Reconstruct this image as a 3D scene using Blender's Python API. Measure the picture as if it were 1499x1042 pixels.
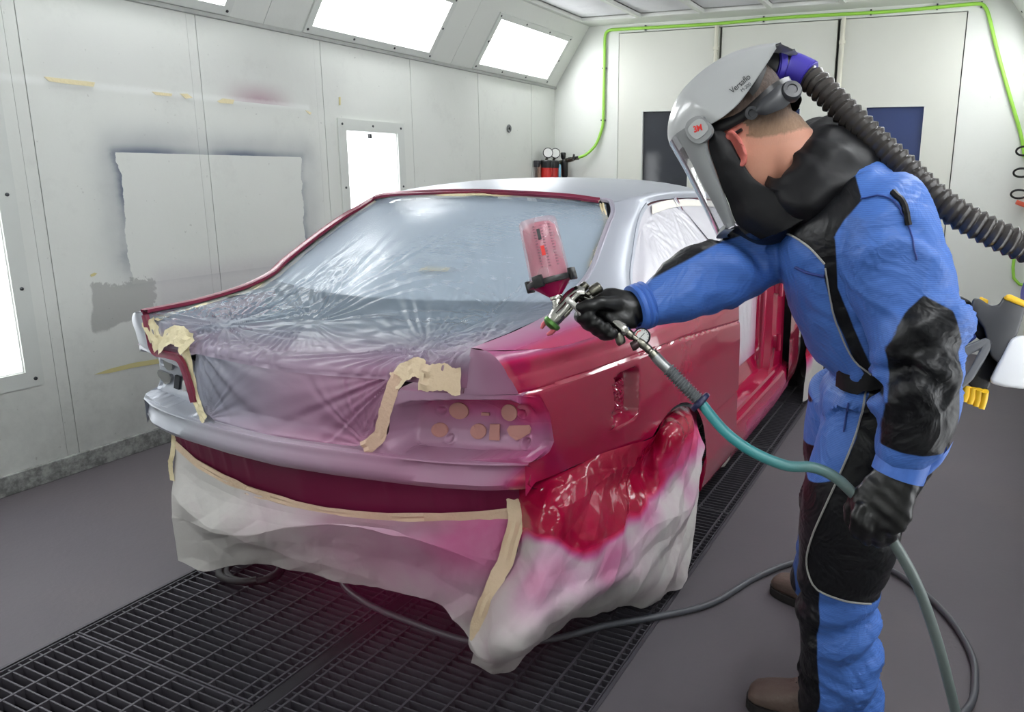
import bpy, bmesh, math, random
import numpy as np
from mathutils import Vector, Matrix, noise as mnoise
from mathutils.bvhtree import BVHTree
for o in list(bpy.data.objects): bpy.data.objects.remove(o)
SC = bpy.context.scene
COL = SC.collection
random.seed(7); RNG = np.random.default_rng(7)

# ------------------------------------------------------------------ camera
YAW, PIT, ROL, FPX, CX, CY = -0.41864462, 0.21565179, -0.01446119, 1113.59456, 906.46974, 492.70345
CAM = np.array([0.0, 0.0, 1.42])
def _rot():
    f = np.array([math.sin(YAW)*math.cos(PIT), math.cos(YAW)*math.cos(PIT), -math.sin(PIT)])
    r = np.array([math.cos(YAW), -math.sin(YAW), 0]); d = np.cross(f, r)
    return np.array([math.cos(ROL)*r+math.sin(ROL)*d, -math.sin(ROL)*r+math.cos(ROL)*d, f])
CM = _rot()
cam_data = bpy.data.cameras.new('camera'); cam = bpy.data.objects.new('camera', cam_data); COL.objects.link(cam)
cam_data.sensor_width = 36; cam_data.lens = FPX/1499*36; cam_data.sensor_fit = 'HORIZONTAL'
cam_data.shift_x = -(CX-749.5)/1499; cam_data.shift_y = (CY-521)/1499
cam_data.clip_start = 0.05; cam_data.clip_end = 60
mw = Matrix.Identity(4)
for i in range(3):
    mw[i][0], mw[i][1], mw[i][2], mw[i][3] = CM[0][i], -CM[1][i], -CM[2][i], CAM[i]
cam.matrix_world = mw
SC.camera = cam

# ------------------------------------------------------------------ world, exposure
w = bpy.data.worlds.new('world'); SC.world = w; w.use_nodes = True
w.node_tree.nodes['Background'].inputs[0].default_value = (0.75, 0.8, 0.85, 1)
w.node_tree.nodes['Background'].inputs[1].default_value = 0.15
SC.view_settings.view_transform = 'Standard'; SC.view_settings.look = 'None'
SC.view_settings.gamma = 1.0; SC.view_settings.use_curve_mapping = False
SC.view_settings.exposure = 0.0
TUBE_SLOPE, TUBE_WALL = 17.0, 4.5

# ------------------------------------------------------------------ survey helpers (sight line -> real point)
def ray(px, py): return CM.T @ np.array([(px-CX)/FPX, (py-CY)/FPX, 1.0])
def at(px, py, t): return CAM + ray(px, py)*t
def on(px, py, axis, val):
    v = ray(px, py); return CAM + v*((val-CAM[axis])/v[axis])

# ------------------------------------------------------------------ object helpers
def link(name, data, parent=None):
    o = bpy.data.objects.new(name, data); COL.objects.link(o)
    if parent is not None: o.parent = parent
    return o
def tag(o, label=None, cat=None, group=None, kind=None):
    if label: o['label'] = label
    if cat: o['category'] = cat
    if group: o['group'] = group
    if kind: o['kind'] = kind
    return o
def empty(name, loc=(0, 0, 0), rot=(0, 0, 0), label=None, cat=None, group=None, kind=None, parent=None):
    o = link(name, None, parent); o.location = loc; o.rotation_euler = rot; o.empty_display_size = 0.1
    return tag(o, label, cat, group, kind)

class MB:
    """collects shapes, then links them as ONE mesh object"""
    def __init__(s): s.v = []; s.f = []; s.mi = []; s.at = {}
    def add(s, vs, fs, mi=0):
        b = len(s.v); s.v.extend([tuple(map(float, p)) for p in vs])
        s.f.extend([tuple(b+i for i in f) for f in fs]); s.mi.extend([mi]*len(fs)); return b
    def box(s, c, size, M=None, mi=0, bev=0.0):
        c = np.array(c, float); h = np.array(size, float)/2
        if bev > 0:
            bm = bmesh.new(); bmesh.ops.create_cube(bm, size=1)
            for v in bm.verts: v.co = Vector((v.co.x*size[0], v.co.y*size[1], v.co.z*size[2]))
            bmesh.ops.bevel(bm, geom=bm.edges[:], offset=bev, segments=2, profile=.5, affect='EDGES')
            bm.verts.index_update()
            vs = np.array([v.co[:] for v in bm.verts]); fs = [[v.index for v in f.verts] for f in bm.faces]; bm.free()
        else:
            vs = np.array([(x, y, z) for x in (-1, 1) for y in (-1, 1) for z in (-1, 1)])*h
            fs = [(0, 1, 3, 2), (4, 6, 7, 5), (0, 4, 5, 1), (2, 3, 7, 6), (0, 2, 6, 4), (1, 5, 7, 3)]
        if M is not None: vs = vs @ np.array(M).T
        s.add(vs+c, fs, mi)
    def tube(s, path, rad, seg=12, mi=0, cap=True, flat=None):
        P = np.array(path, float); n = len(P)
        R = np.full(n, rad, float) if np.isscalar(rad) else np.array(rad, float)
        T = np.gradient(P, axis=0); T /= np.linalg.norm(T, axis=1)[:, None]+1e-12
        a = np.array([0, 0, 1.]) if abs(T[0][2]) < .9 else np.array([1., 0, 0])
        N = np.cross(T[0], a); N /= np.linalg.norm(N); rows = []
        for i in range(n):
            N = N-T[i]*(N@T[i]); N /= np.linalg.norm(N)+1e-12; B = np.cross(T[i], N)
            th = np.arange(seg)*2*math.pi/seg
            rows.append(P[i]+R[i]*(np.outer(np.cos(th), N)+np.outer(np.sin(th), B)))
        s.rings(rows, mi, cap)
    def rings(s, rows, mi=0, cap=True):
        seg = len(rows[0]); n = len(rows); vs = np.concatenate(rows); fs = []
        for i in range(n-1):
            for j in range(seg):
                k = (j+1) % seg
                fs.append((i*seg+j, i*seg+k, (i+1)*seg+k, (i+1)*seg+j))
        if cap: fs.append(tuple(range(seg))[::-1]); fs.append(tuple((n-1)*seg+j for j in range(seg)))
        s.add(vs, fs, mi)
    def lathe(s, prof, o=(0, 0, 0), axis=(0, 0, 1), seg=24, mi=0, cap=True):
        ax = np.array(axis, float); ax /= np.linalg.norm(ax)
        a = np.array([1., 0, 0]) if abs(ax[0]) < .9 else np.array([0, 1., 0])
        X = np.cross(ax, a); X /= np.linalg.norm(X); Y = np.cross(ax, X); th = np.arange(seg)*2*math.pi/seg
        s.rings([np.array(o)+ax*h+max(r, 1e-4)*(np.outer(np.cos(th), X)+np.outer(np.sin(th), Y)) for r, h in prof], mi, cap)
    def grid(s, G, mi=0, flip=False, closed=False):
        G = np.array(G, float); n, m = G.shape[:2]; fs = []
        for i in range(n-1):
            for j in range(m if closed else m-1):
                k = (j+1) % m
                q = (i*m+j, i*m+k, (i+1)*m+k, (i+1)*m+j)
                fs.append(q[::-1] if flip else q)
        return s.add(G.reshape(-1, 3), fs, mi)
    def prism(s, poly, o, X, Y, Z, depth, mi=0):
        """polygon (2d) in plane o,X,Y extruded by depth along Z"""
        o, X, Y, Z = (np.array(k, float) for k in (o, X, Y, Z)); n = len(poly)
        a = [o+X*p[0]+Y*p[1] for p in poly]; b = [p+Z*depth for p in a]
        fs = [tuple(range(n))[::-1], tuple(range(n, 2*n))]+[(i, (i+1) % n, n+(i+1) % n, n+i) for i in range(n)]
        s.add(a+b, fs, mi)
    def build(s, name, mats, parent=None, smooth=True, angle=40, attrs=None, clean=False):
        me = bpy.data.meshes.new(name); me.from_pydata(s.v, [], s.f)
        mats = mats if isinstance(mats, (list, tuple)) else [mats]
        for m in mats: me.materials.append(m)
        if len(mats) > 1: me.polygons.foreach_set('material_index', s.mi)
        for k, val in (attrs or {}).items():
            a = me.attributes.new(k, 'FLOAT', 'POINT'); a.data.foreach_set('value', np.array(val, dtype=np.float32))
        if clean or smooth:
            bm = bmesh.new(); bm.from_mesh(me)
            if clean: bmesh.ops.remove_doubles(bm, verts=bm.verts, dist=1e-5); bmesh.ops.dissolve_degenerate(bm, edges=bm.edges, dist=1e-6)
            if clean == 2: bmesh.ops.recalc_face_normals(bm, faces=bm.faces)
            if smooth:
                la = math.radians(angle)
                for f in bm.faces: f.smooth = True
                for e in bm.edges:
                    if len(e.link_faces) == 2: e.smooth = e.calc_face_angle(0) < la
            bm.to_mesh(me); bm.free()
        me.update()
        return link(name, me, parent)

def cr(pts, n, closed=False):
    """Catmull-Rom resample (arc-length-ish) of a polyline to n points"""
    P = np.array(pts, float)
    if len(P) == 2: return P[0]+(P[1]-P[0])*np.linspace(0, 1, n)[:, None]
    if closed: Q = np.vstack([P[-1], P, P[0], P[1]]); m = len(P)
    else: Q = np.vstack([2*P[0]-P[1], P, 2*P[-1]-P[-2]]); m = len(P)-1
    out = []
    for i in range(m):
        a, b, c, e = Q[i:i+4]; t = np.linspace(0, 1, 24, endpoint=False)[:, None]
        out.append(.5*(2*b+(c-a)*t+(2*a-5*b+4*c-e)*t*t+(3*b-a-3*c+e)*t**3))
    D = np.vstack(out+[P[:1] if closed else P[-1:]])
    s = np.r_[0, np.cumsum(np.linalg.norm(np.diff(D, axis=0), axis=1))]
    q = np.linspace(0, s[-1], n+1)[:-1] if closed else np.linspace(0, s[-1], n)
    return np.stack([np.interp(q, s, D[:, k]) for k in range(D.shape[1])], 1)
def loft(curves, n, m):
    """curves -> grid of m rows x n columns, smooth both ways"""
    C = np.array([cr(c, n) for c in curves])
    if len(C) == 2: return np.array([C[0]+(C[1]-C[0])*t for t in np.linspace(0, 1, m)])
    return np.array([cr_param(C[:, j], m) for j in range(n)]).transpose(1, 0, 2)
def cr_param(P, m):
    Q = np.vstack([2*P[0]-P[1], P, 2*P[-1]-P[-2]]); k = len(P)-1; out = []
    for t in np.linspace(0, k, m):
        i = min(int(t), k-1); u = t-i; a, b, c, e = Q[i:i+4]
        out.append(.5*(2*b+(c-a)*u+(2*a-5*b+4*c-e)*u*u+(3*b-a-3*c+e)*u**3))
    return np.array(out)
def vn(P, s=1.0, o=0.0):
    return np.array([mnoise.noise(Vector((p[0]*s+o, p[1]*s+o*.7, p[2]*s-o))) for p in P])
def sstep(a, b, x): t = np.clip((np.asarray(x, float)-a)/(b-a), 0, 1); return t*t*(3-2*t)
def in_poly(P, poly):
    """signed distance (inside positive) of 2d points to polygon"""
    P = np.asarray(P, float); V = np.asarray(poly, float); n = len(V); ins = np.zeros(len(P), bool); dmin = np.full(len(P), 1e9)
    for i in range(n):
        a, b = V[i], V[(i+1) % n]; e = b-a; t = np.clip(((P-a)@e)/(e@e+1e-12), 0, 1)
        dmin = np.minimum(dmin, np.linalg.norm(P-(a+t[:, None]*e), axis=1))
        c = ((a[1] > P[:, 1]) != (b[1] > P[:, 1])); xx = a[0]+(P[:, 1]-a[1])*(b[0]-a[0])/((b[1]-a[1]) if abs(b[1]-a[1]) > 1e-12 else 1e-12)
        ins ^= c & (P[:, 0] < xx)
    return np.where(ins, dmin, -dmin)

# ------------------------------------------------------------------ material helpers
def lin(c):
    c = [x/255 for x in c]; return tuple(x/12.92 if x <= .04045 else ((x+.055)/1.055)**2.4 for x in c)+(1.0,)
class NT:
    def __init__(s, name):
        s.m = bpy.data.materials.new(name); s.m.use_nodes = True; s.t = s.m.node_tree; s.t.nodes.clear()
        s.out = s.t.nodes.new('ShaderNodeOutputMaterial')
    def n(s, kind, **kw):
        nd = s.t.nodes.new('ShaderNode'+kind)
        for k, v in kw.items():
            if k.startswith('i_'):
                key = k[2:].replace('_', ' ')
                nd.inputs[int(key) if key.isdigit() else key].default_value = v
            else: setattr(nd, k, v)
        return nd
    def l(s, a, b, ao=0, bi=0):
        s.t.links.new(a.outputs[ao] if hasattr(a, 'outputs') else a, b.inputs[bi]); return b
    def coords(s): return s.n('TexCoord').outputs['Object']
    def noise(s, scale, detail=3, rough=.5, vec=None, mapping=None, dist=0):
        nd = s.n('TexNoise'); nd.inputs['Scale'].default_value = scale; nd.inputs['Detail'].default_value = detail
        nd.inputs['Roughness'].default_value = rough; nd.inputs['Distortion'].default_value = dist
        v = vec or s.coords()
        if mapping: mp = s.n('Mapping'); mp.inputs['Scale'].default_value = mapping; s.t.links.new(v, mp.inputs[0]); v = mp.outputs[0]
        s.t.links.new(v, nd.inputs['Vector']); return nd.outputs['Fac']
    def ramp(s, fac, a, b, ca=(0, 0, 0, 1), cb=(1, 1, 1, 1)):
        r = s.n('ValToRGB'); e = r.color_ramp.elements; e[0].position, e[1].position = a, b; e[0].color, e[1].color = ca, cb
        s.t.links.new(fac, r.inputs[0]); return r.outputs[0]
    def mix(s, fac, a, b, mode='MIX'):
        m = s.n('Mix', data_type='RGBA', blend_type=mode)
        for i, x in ((0, fac), (6, a), (7, b)):
            if hasattr(x, 'links'): s.t.links.new(x, m.inputs[i])
            else: m.inputs[i].default_value = x
        return m.outputs[2]
    def math(s, op, a, b=0.0, clamp=False):
        m = s.n('Math', operation=op); m.use_clamp = clamp
        for i, x in ((0, a), (1, b)):
            if hasattr(x, 'links'): s.t.links.new(x, m.inputs[i])
            else: m.inputs[i].default_value = x
        return m.outputs[0]
    def attr(s, name): return s.n('Attribute', attribute_name=name).outputs['Fac']
    def principled(s, color, rough=.5, metal=0.0, bump=None, bstr=.2, bdist=.01, spec=.5, **kw):
        p = s.n('BsdfPrincipled')
        for k, x in (('Base Color', color), ('Roughness', rough), ('Metallic', metal), ('Specular IOR Level', spec)):
            if hasattr(x, 'links'): s.t.links.new(x, p.inputs[k])
            else: p.inputs[k].default_value = x
        for k, x in kw.items():
            k = k.replace('_', ' ')
            if hasattr(x, 'links'): s.t.links.new(x, p.inputs[k])
            else: p.inputs[k].default_value = x
        if bump is not None:
            b = s.n('Bump'); b.inputs['Strength'].default_value = bstr; b.inputs['Distance'].default_value = bdist
            s.t.links.new(bump, b.inputs['Height']); s.t.links.new(b.outputs[0], p.inputs['Normal'])
        s.t.links.new(p.outputs[0], s.out.inputs[0]); s.p = p; return s
def simple(name, rgb, rough=.5, metal=0.0, var=.06, vscale=8, bump=0.0, bscale=60, **kw):
    k = NT(name); c = lin(rgb)
    nz = k.noise(vscale, 4)
    col = k.mix(nz, tuple(x*(1-var) for x in c[:3])+(1,), tuple(min(1, x*(1+var)) for x in c[:3])+(1,))
    k.principled(col, rough, metal, bump=k.noise(bscale, 3) if bump else None, bstr=bump, **kw)
    return k.m
def emis(name, rgb, strength):
    k = NT(name); e = k.n('Emission'); e.inputs[0].default_value = lin(rgb); e.inputs[1].default_value = strength
    k.l(e, k.out); return k.m

M = {}
M['metal'] = simple('brushed_metal', (150, 150, 150), .3, .9)
M['chrome'] = simple('chrome', (215, 215, 215), .12, 1.0)
M['black'] = simple('black_plastic', (22, 22, 24), .35)
M['dark_plastic'] = simple('dark_grey_plastic', (52, 53, 57), .38)
M['rubber'] = simple('black_rubber', (30, 30, 32), .55)
M['white_plastic'] = simple('white_plastic', (225, 227, 228), .35)
M['screw'] = simple('dark_screw', (70, 72, 75), .4, .7)

# ------------------------------------------------------------------ the booth
XL, XR, YB, YF, ZW, ZC = -3.675, 0.52, 6.663, -1.6, 2.165, 2.70
SX, SZ = 0.367, 0.535            # the slope between wall and ceiling
def wall_mat():
    k = NT('booth_white_paint'); co = k.coords()
    base = k.mix(k.noise(.9, 4, .6), lin((208, 210, 204)), lin((222, 224, 219)))
    dirt = k.ramp(k.noise(3.5, 6, .75), .58, .8); base = k.mix(k.math('MULTIPLY', dirt, .14), base, lin((150, 150, 145)))
    sp = k.ramp(k.noise(38, 2, .5), .74, .80); base = k.mix(k.math('MULTIPLY', sp, .3), base, lin((120, 118, 112)))
    k.principled(base, .42, bump=k.noise(30, 3), bstr=.06, spec=.4); return k.m
M['wall'] = wall_mat()
def left_wall_mat():
    """old overspray silhouettes, tape lines and grime that sit on the wall paint (object coords = world)"""
    k = NT('left_wall_paint'); co = k.coords()
    sep = k.n('SeparateXYZ'); k.t.links.new(co, sep.inputs[0]); Y, Z = sep.outputs[1], sep.outputs[2]
    base = k.mix(k.noise(.9, 4, .6), lin((206, 208, 202)), lin((222, 224, 219)))
    nz = k.noise(9, 5, .7); nf = k.noise(40, 4, .7)
    def rectmask(y0, y1, z0, z1, soft, wob=.0):
        a = k.math('ADD', Y, k.math('MULTIPLY', k.math('SUBTRACT', nz, .5), wob)); b = k.math('ADD', Z, k.math('MULTIPLY', k.math('SUBTRACT', nf, .5), wob*.4))
        def ss(x, e0, e1):
            m = k.n('MapRange', interpolation_type='SMOOTHSTEP'); k.t.links.new(x, m.inputs[0]); m.inputs[1].default_value = e0; m.inputs[2].default_value = e1; return m.outputs[0]
        m = k.math('MULTIPLY', ss(a, y0-soft, y0+soft), ss(a, y1+soft, y1-soft))
        return k.math('MULTIPLY', m, k.math('MULTIPLY', ss(b, z0-soft, z0+soft), ss(b, z1+soft, z1-soft)))
    # grey-blue halo round the bare rectangle where a sheet once hung
    wob = k.math('MULTIPLY', k.math('SUBTRACT', k.noise(5, 5, .65), .5), .16)
    def boxd(y0, y1, z0, z1, wy, wz):
        yy = k.math('ADD', Y, k.math('MULTIPLY', wob, wy)); zz = k.math('ADD', Z, k.math('MULTIPLY', wob, wz))
        a = k.math('SUBTRACT', k.math('ABSOLUTE', k.math('SUBTRACT', yy, (y0+y1)/2)), (y1-y0)/2); b = k.math('SUBTRACT', k.math('ABSOLUTE', k.math('SUBTRACT', zz, (z0+z1)/2)), (z1-z0)/2)
        q1 = k.math('POWER', k.math('MAXIMUM', a, 0.0), 2.0); q2 = k.math('POWER', k.math('MAXIMUM', b, 0.0), 2.0)
        return k.math('ADD', k.math('SQRT', k.math('ADD', q1, q2)), k.math('MINIMUM', k.math('MAXIMUM', a, b), 0.0))
    def fall(d, w_):
        m = k.n('MapRange', interpolation_type='SMOOTHSTEP'); k.t.links.new(d, m.inputs[0]); m.inputs[1].default_value = w_; m.inputs[2].default_value = 0.0; return m.outputs[0]
    d = boxd(2.40, 3.50, .84, 1.468, .55, .04); out = k.math('GREATER_THAN', d, 0.0)
    upper = k.n('MapRange'); k.t.links.new(Z, upper.inputs[0]); upper.inputs[1].default_value = .80; upper.inputs[2].default_value = .98
    hal = k.math('MULTIPLY', k.math('MULTIPLY', out, upper.outputs[0]), k.math('ADD', k.math('MULTIPLY', k.math('POWER', fall(d, .055), 1.5), .38), k.math('MULTIPLY', k.math('POWER', fall(d, .24), 1.6), .40)))
    hal = k.math('MULTIPLY', hal, k.math('ADD', .35, k.ramp(k.noise(2.2, 3, .5), .30, .62)), True)
    base = k.mix(hal, base, lin((106, 114, 128)))
    # warm-grey blot at lower left
    d2 = boxd(2.20, 2.50, .66, .86, 1.3, 1.1)
    base = k.mix(k.math('MULTIPLY', fall(k.math('ADD', d2, k.math('MULTIPLY', k.math('SUBTRACT', nf, .5), .06)), .012), .62), base, lin((142, 142, 139)))
    # lilac band under the sheet, purple mist above it
    base = k.mix(k.math('MULTIPLY', rectmask(2.5, 3.6, .55, .90, .06, .08), .35), base, lin((172, 162, 172)))
    pz = k.n('MapRange', interpolation_type='SMOOTHSTEP'); k.t.links.new(Z, pz.inputs[0]); pz.inputs[1].default_value = 1.90; pz.inputs[2].default_value = 1.755
    py_ = k.n('MapRange', interpolation_type='SMOOTHSTEP'); k.t.links.new(k.math('ABSOLUTE', k.math('SUBTRACT', Y, 3.24)), py_.inputs[0]); py_.inputs[1].default_value = .30; py_.inputs[2].default_value = .0
    base = k.mix(k.math('MULTIPLY', k.math('MULTIPLY', k.math('MULTIPLY', pz.outputs[0], py_.outputs[0]), k.math('GREATER_THAN', Z, 1.757)), .75), base, lin((156, 104, 126)))
    base = k.mix(k.math('MULTIPLY', rectmask(2.1, 3.9, 1.76, 2.02, .10, .05), .16), base, lin((150, 146, 150)))
    # shiny torn tape residue line
    base = k.mix(k.math('MULTIPLY', rectmask(1.9, 3.6, 1.745, 1.775, .012, .04), .35), base, lin((236, 238, 236)))
    dirt = k.ramp(k.noise(3.5, 6, .75), .55, .8); base = k.mix(k.math('MULTIPLY', dirt, .18), base, lin((140, 140, 136)))
    low = k.n('MapRange'); k.t.links.new(Z, low.inputs[0]); low.inputs[1].default_value = .75; low.inputs[2].default_value = .05
    base = k.mix(k.math('MULTIPLY', k.math('MULTIPLY', low.outputs[0], k.ramp(k.noise(7, 6, .7), .35, .75)), .35), base, lin((112, 113, 111)))
    sp = k.ramp(k.noise(42, 2, .5), .735, .79); base = k.mix(k.math('MULTIPLY', sp, .35), base, lin((110, 108, 102)))
    k.principled(base, .42, bump=k.noise(30, 3), bstr=.06, spec=.4); return k.m
M['wall_left'] = left_wall_mat()
M['joint'] = simple('joint_dark', (96, 98, 96), .7)
M['grime_trim'] = simple('grimy_trim', (165, 167, 163), .5, 0, .18, 14, bump=.1)
def base_mat():
    k = NT('scuffed_baseboard'); n1 = k.ramp(k.noise(16, 6, .75), .42, .62)
    k.principled(k.mix(n1, lin((112, 113, 111)), lin((172, 174, 170))), .55, bump=k.noise(40, 4), bstr=.2); return k.m
M['baseboard'] = base_mat()
def floor_mat():
    k = NT('grey_booth_floor'); b = k.mix(k.noise(1.6, 5, .6), lin((86, 82, 87)), lin((98, 93, 98)))
    b = k.mix(k.math('MULTIPLY', k.ramp(k.noise(.8, 3, .5), .5, .75), .35), b, lin((102, 92, 88)))
    b = k.mix(k.math('MULTIPLY', k.ramp(k.noise(9, 5, .7), .62, .8), .25), b, lin((70, 68, 74)))
    k.principled(b, .6, bump=k.noise(45, 4, .6), bstr=.12, spec=.35); return k.m
M['floor'] = floor_mat()
M['pit'] = simple('pit_dark', (20, 20, 22), .8)
M['grate'] = simple('grate_steel', (72, 69, 76), .55, .2, .1, 20); M['bearer'] = simple('bearer_dark', (44, 42, 47), .5, .2)
M['light_back'] = simple('reflector_white', (240, 242, 240), .4)
M['frame_white'] = simple('light_frame', (206, 209, 204), .4)
M['tube'] = emis('fluorescent_tube', (250, 253, 255), TUBE_SLOPE)
M['tube_wall'] = emis('fluorescent_wall', (250, 253, 255), TUBE_WALL)
def glass_mat():
    k = NT('light_glass'); a = k.n('BsdfTransparent'); g = k.n('BsdfGlossy'); g.inputs['Roughness'].default_value = .05
    mx = k.n('MixShader'); mx.inputs[0].default_value = .06; k.l(a, mx, 0, 1); k.l(g, mx, 0, 2); k.l(mx, k.out); return k.m
M['glass'] = glass_mat()

def slabs(mb, axis, const, th, u0, u1, v0, v1, holes=()):
    """a wall slab with rectangular holes, cut into boxes; axis 0: u=y v=z, axis 1: u=x v=z, axis 2: u=x v=y"""
    us = sorted({u0, u1, *[h[0] for h in holes], *[h[1] for h in holes]}); vs = sorted({v0, v1, *[h[2] for h in holes], *[h[3] for h in holes]})
    us = [x for x in us if u0 <= x <= u1]; vs = [x for x in vs if v0 <= x <= v1]
    for a, b in zip(us, us[1:]):
        for c, e in zip(vs, vs[1:]):
            mu, mv = (a+b)/2, (c+e)/2
            if any(h[0] < mu < h[1] and h[2] < mv < h[3] for h in holes): continue
            if axis == 0: mb.box((const, mu, mv), (th, b-a, e-c))
            elif axis == 1: mb.box((mu, const, mv), (b-a, th, e-c))
            else: mb.box((mu, mv, const), (b-a, e-c, th))
GX0, GX1, GY0, GY1 = -2.378, -0.777, -1.16, 6.34
mb = MB(); slabs(mb, 2, -.05, .1, XL-.3, XR+.3, YF-.1, YB+.1, [(GX0, GX1, GY0, GY1)])
tag(mb.build('floor', M['floor'], smooth=False), 'grey painted booth floor round the grating', kind='structure')
mb = MB(); slabs(mb, 2, -.62, .04, GX0-.1, GX1+.1, GY0-.1, GY1+.1)
slabs(mb, 0, GX0-.02, .04, GY0, GY1, -.6, -.1); slabs(mb, 0, GX1+.02, .04, GY0, GY1, -.6, -.1)
slabs(mb, 1, GY0-.02, .04, GX0, GX1, -.6, -.1); slabs(mb, 1, GY1+.02, .04, GX0, GX1, -.6, -.1)
tag(mb.build('trim_1', M['pit'], smooth=False), 'dark pit under the floor grating', kind='structure')

# wall panels and cover strips
SEAM = [-1.32+.8355*i for i in range(10)]      # strip centres, y
HOLES_L = [(1.38, 1.872, .52, 1.648), (3.886, 4.378, .52, 1.648), (-1.12, -.63, .52, 1.648)]
def side_wall(side):
    X = XL if side == 'left' else XR; sg = 1 if side == 'left' else -1
    root = empty('wall_'+side, (0, 0, 0), label='white sheet-metal booth wall, '+side, kind='structure')
    mat = M['wall_left'] if side == 'left' else M['wall']
    ys = [YF]+[s for s in SEAM if s < YB]+[YB]
    for a, b in zip(ys, ys[1:]):
        a2, b2 = a+(.027 if a != YF else 0), b-(.027 if b != YB else 0)
        m = MB(); hs = [h for h in HOLES_L if h[1] > a2 and h[0] < b2]
        hs = [(max(h[0], a2), min(h[1], b2), h[2], h[3]) for h in hs]
        slabs(m, 0, X-sg*.02, .04, a2, b2, .09, ZW, hs); m.build('panel', mat, root, smooth=False)
    for s in SEAM:
        if s < YB-.03:
            m = MB(); m.box((X-sg*.022, s, (ZW+.09)/2), (.04, .049, ZW-.09)); m.build('cover_strip', mat, root, smooth=False)
    m = MB(); slabs(m, 0, X-sg*.16, .02, YF, YB, 0, ZW+.05); m.build('backing', M['joint'], root, smooth=False)
    m = MB(); slabs(m, 0, X-sg*.05, .004, YF, YB, .05, ZW, HOLES_L); m.build('joint', M['joint'], root, smooth=False)
    m = MB(); m.box((X-sg*.015, (YF+YB)/2, .045), (.06, YB-YF, .09), bev=.004)
    b = m.build('baseboard_'+side, M['baseboard'], smooth=False); tag(b, 'scuffed grey metal base channel along the %s wall' % side, kind='structure')
    # eaves trim
    m = MB(); m.box((X+sg*.004, (YF+YB)/2, ZW+.008), (.035, YB-YF, .024), bev=.004)
    tag(m.build('trim_2' if side == 'left' else 'trim_3', M['grime_trim'], smooth=False), 'grey folded edge along the top of the %s wall' % side, kind='structure')
    # slope
    L = math.hypot(SX, SZ); e = np.array([sg*SX, 0, SZ])/L; n = np.array([sg*SZ, 0, -SX])/L
    Mx = np.stack([np.array([0, 1., 0]), e, n], 1)
    sl = empty('wall_%s_slope' % side, label='sloping white panel carrying lights above the %s wall' % side, kind='structure')
    o = np.array([X, 0, ZW])
    hs = [(y, y+1.09, .08, .465) for y in SLY]
    def pbox(m, u0, u1, v0, v1, d0, d1): m.box(o+Mx@np.array([(u0+u1)/2, (v0+v1)/2, (d0+d1)/2]), (u1-u0, v1-v0, d1-d0), Mx)
    ss = [YF]+[y-.32 for y in SLY]+[YB]
    for a, b in zip(ss, ss[1:]):
        m = MB(); us = [a+.0015]; H = [h for h in hs if a < h[0] < b]
        if H:
            h = H[0]; 
            for q in ((a+.0015, h[0], 0, L), (h[1], b-.0015, 0, L), (h[0], h[1], 0, h[2]), (h[0], h[1], h[3], L)): pbox(m, *q, -.03, 0)
        else: pbox(m, a+.0015, b-.0015, 0, L, -.03, 0)
        m.build('panel', M['wall'], sl, smooth=False)
    m = MB(); pbox(m, YF, YB, -.1, L+.1, -.2, -.18); m.build('backing', M['joint'], sl, smooth=False)
    return root
SLY = [-1.47, .23, 1.93, 3.615, 5.33]
side_wall('left'); side_wall('right')

def light_fixture(name, w, h, fr, mat_tube, horizontal, label, group, loc, Mx, ntube=2):
    root = empty(name, loc, label=label, cat='light', group=group)
    root.matrix_world = Matrix([list(Mx[i])+[loc[i]] for i in range(3)]+[[0, 0, 0, 1]])
    m = MB(); b = fr
    for c, s in (((0, h/2+b/2, .006), (w+2*b, b, .012)), ((0, -h/2-b/2, .006), (w+2*b, b, .012)), ((-w/2-b/2, 0, .006), (b, h, .012)), ((w/2+b/2, 0, .006), (b, h, .012))): m.box(c, s)
    m.build('frame', M['frame_white'], root, smooth=False)
    m = MB(); D = .11
    m.box((0, 0, -D), (w, h, .004)); m.box((-w/2+.002, 0, -D/2), (.004, h, D)); m.box((w/2-.002, 0, -D/2), (.004, h, D)); m.box((0, h/2-.002, -D/2), (w, .004, D)); m.box((0, -h/2+.002, -D/2), (w, .004, D))
    m.build('reflector', M['light_back'], root, smooth=False)
    m = MB(); m.box((0, 0, -.004), (w-.008, h-.008, .004)); m.build('pane', M['glass'], root, smooth=False)
    for i in range(ntube):
        q = (i+.5)/ntube-.5; m = MB()
        if horizontal: m.box((0, q*h*1.02, -.055), (w-.03, h/ntube*.80, .035), bev=.012)
        else: m.box((q*w*1.02, 0, -.055), (w/ntube*.80, h-.03, .035), bev=.012)
        m.build('lamp_tube', mat_tube, root)
        m = MB()
        m.box(((w/2-.02)*(1 if i else -1), .0, -.02) if horizontal else (.0, (h/2-.03), -.02), (.018, .03, .02)) if i == 0 else None
        if i == 0: m.build('clip', M['black'], root, smooth=False)
    sc = []
    nx, ny = (3, 2) if horizontal else (2, 3)
    for i in range(nx+1):
        for sy in (-1, 1): sc.append((-w/2-b/2+(w+b)*i/nx, sy*(h/2+b/2)))
    for j in range(1, ny):
        for sx in (-1, 1): sc.append((sx*(w/2+b/2), -h/2-b/2+(h+b)*j/ny))
    m = MB(); m.lathe([(.008, 0), (.008, .003), (.004, .005)], (0, 0, .012), seg=8); sm = None
    for x, y in sc:
        if sm is None: o = m.build('screw', M['screw'], root); sm = o.data
        else: o = link('screw', sm, root)
        o.location = (x, y, 0)
    return root
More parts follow.
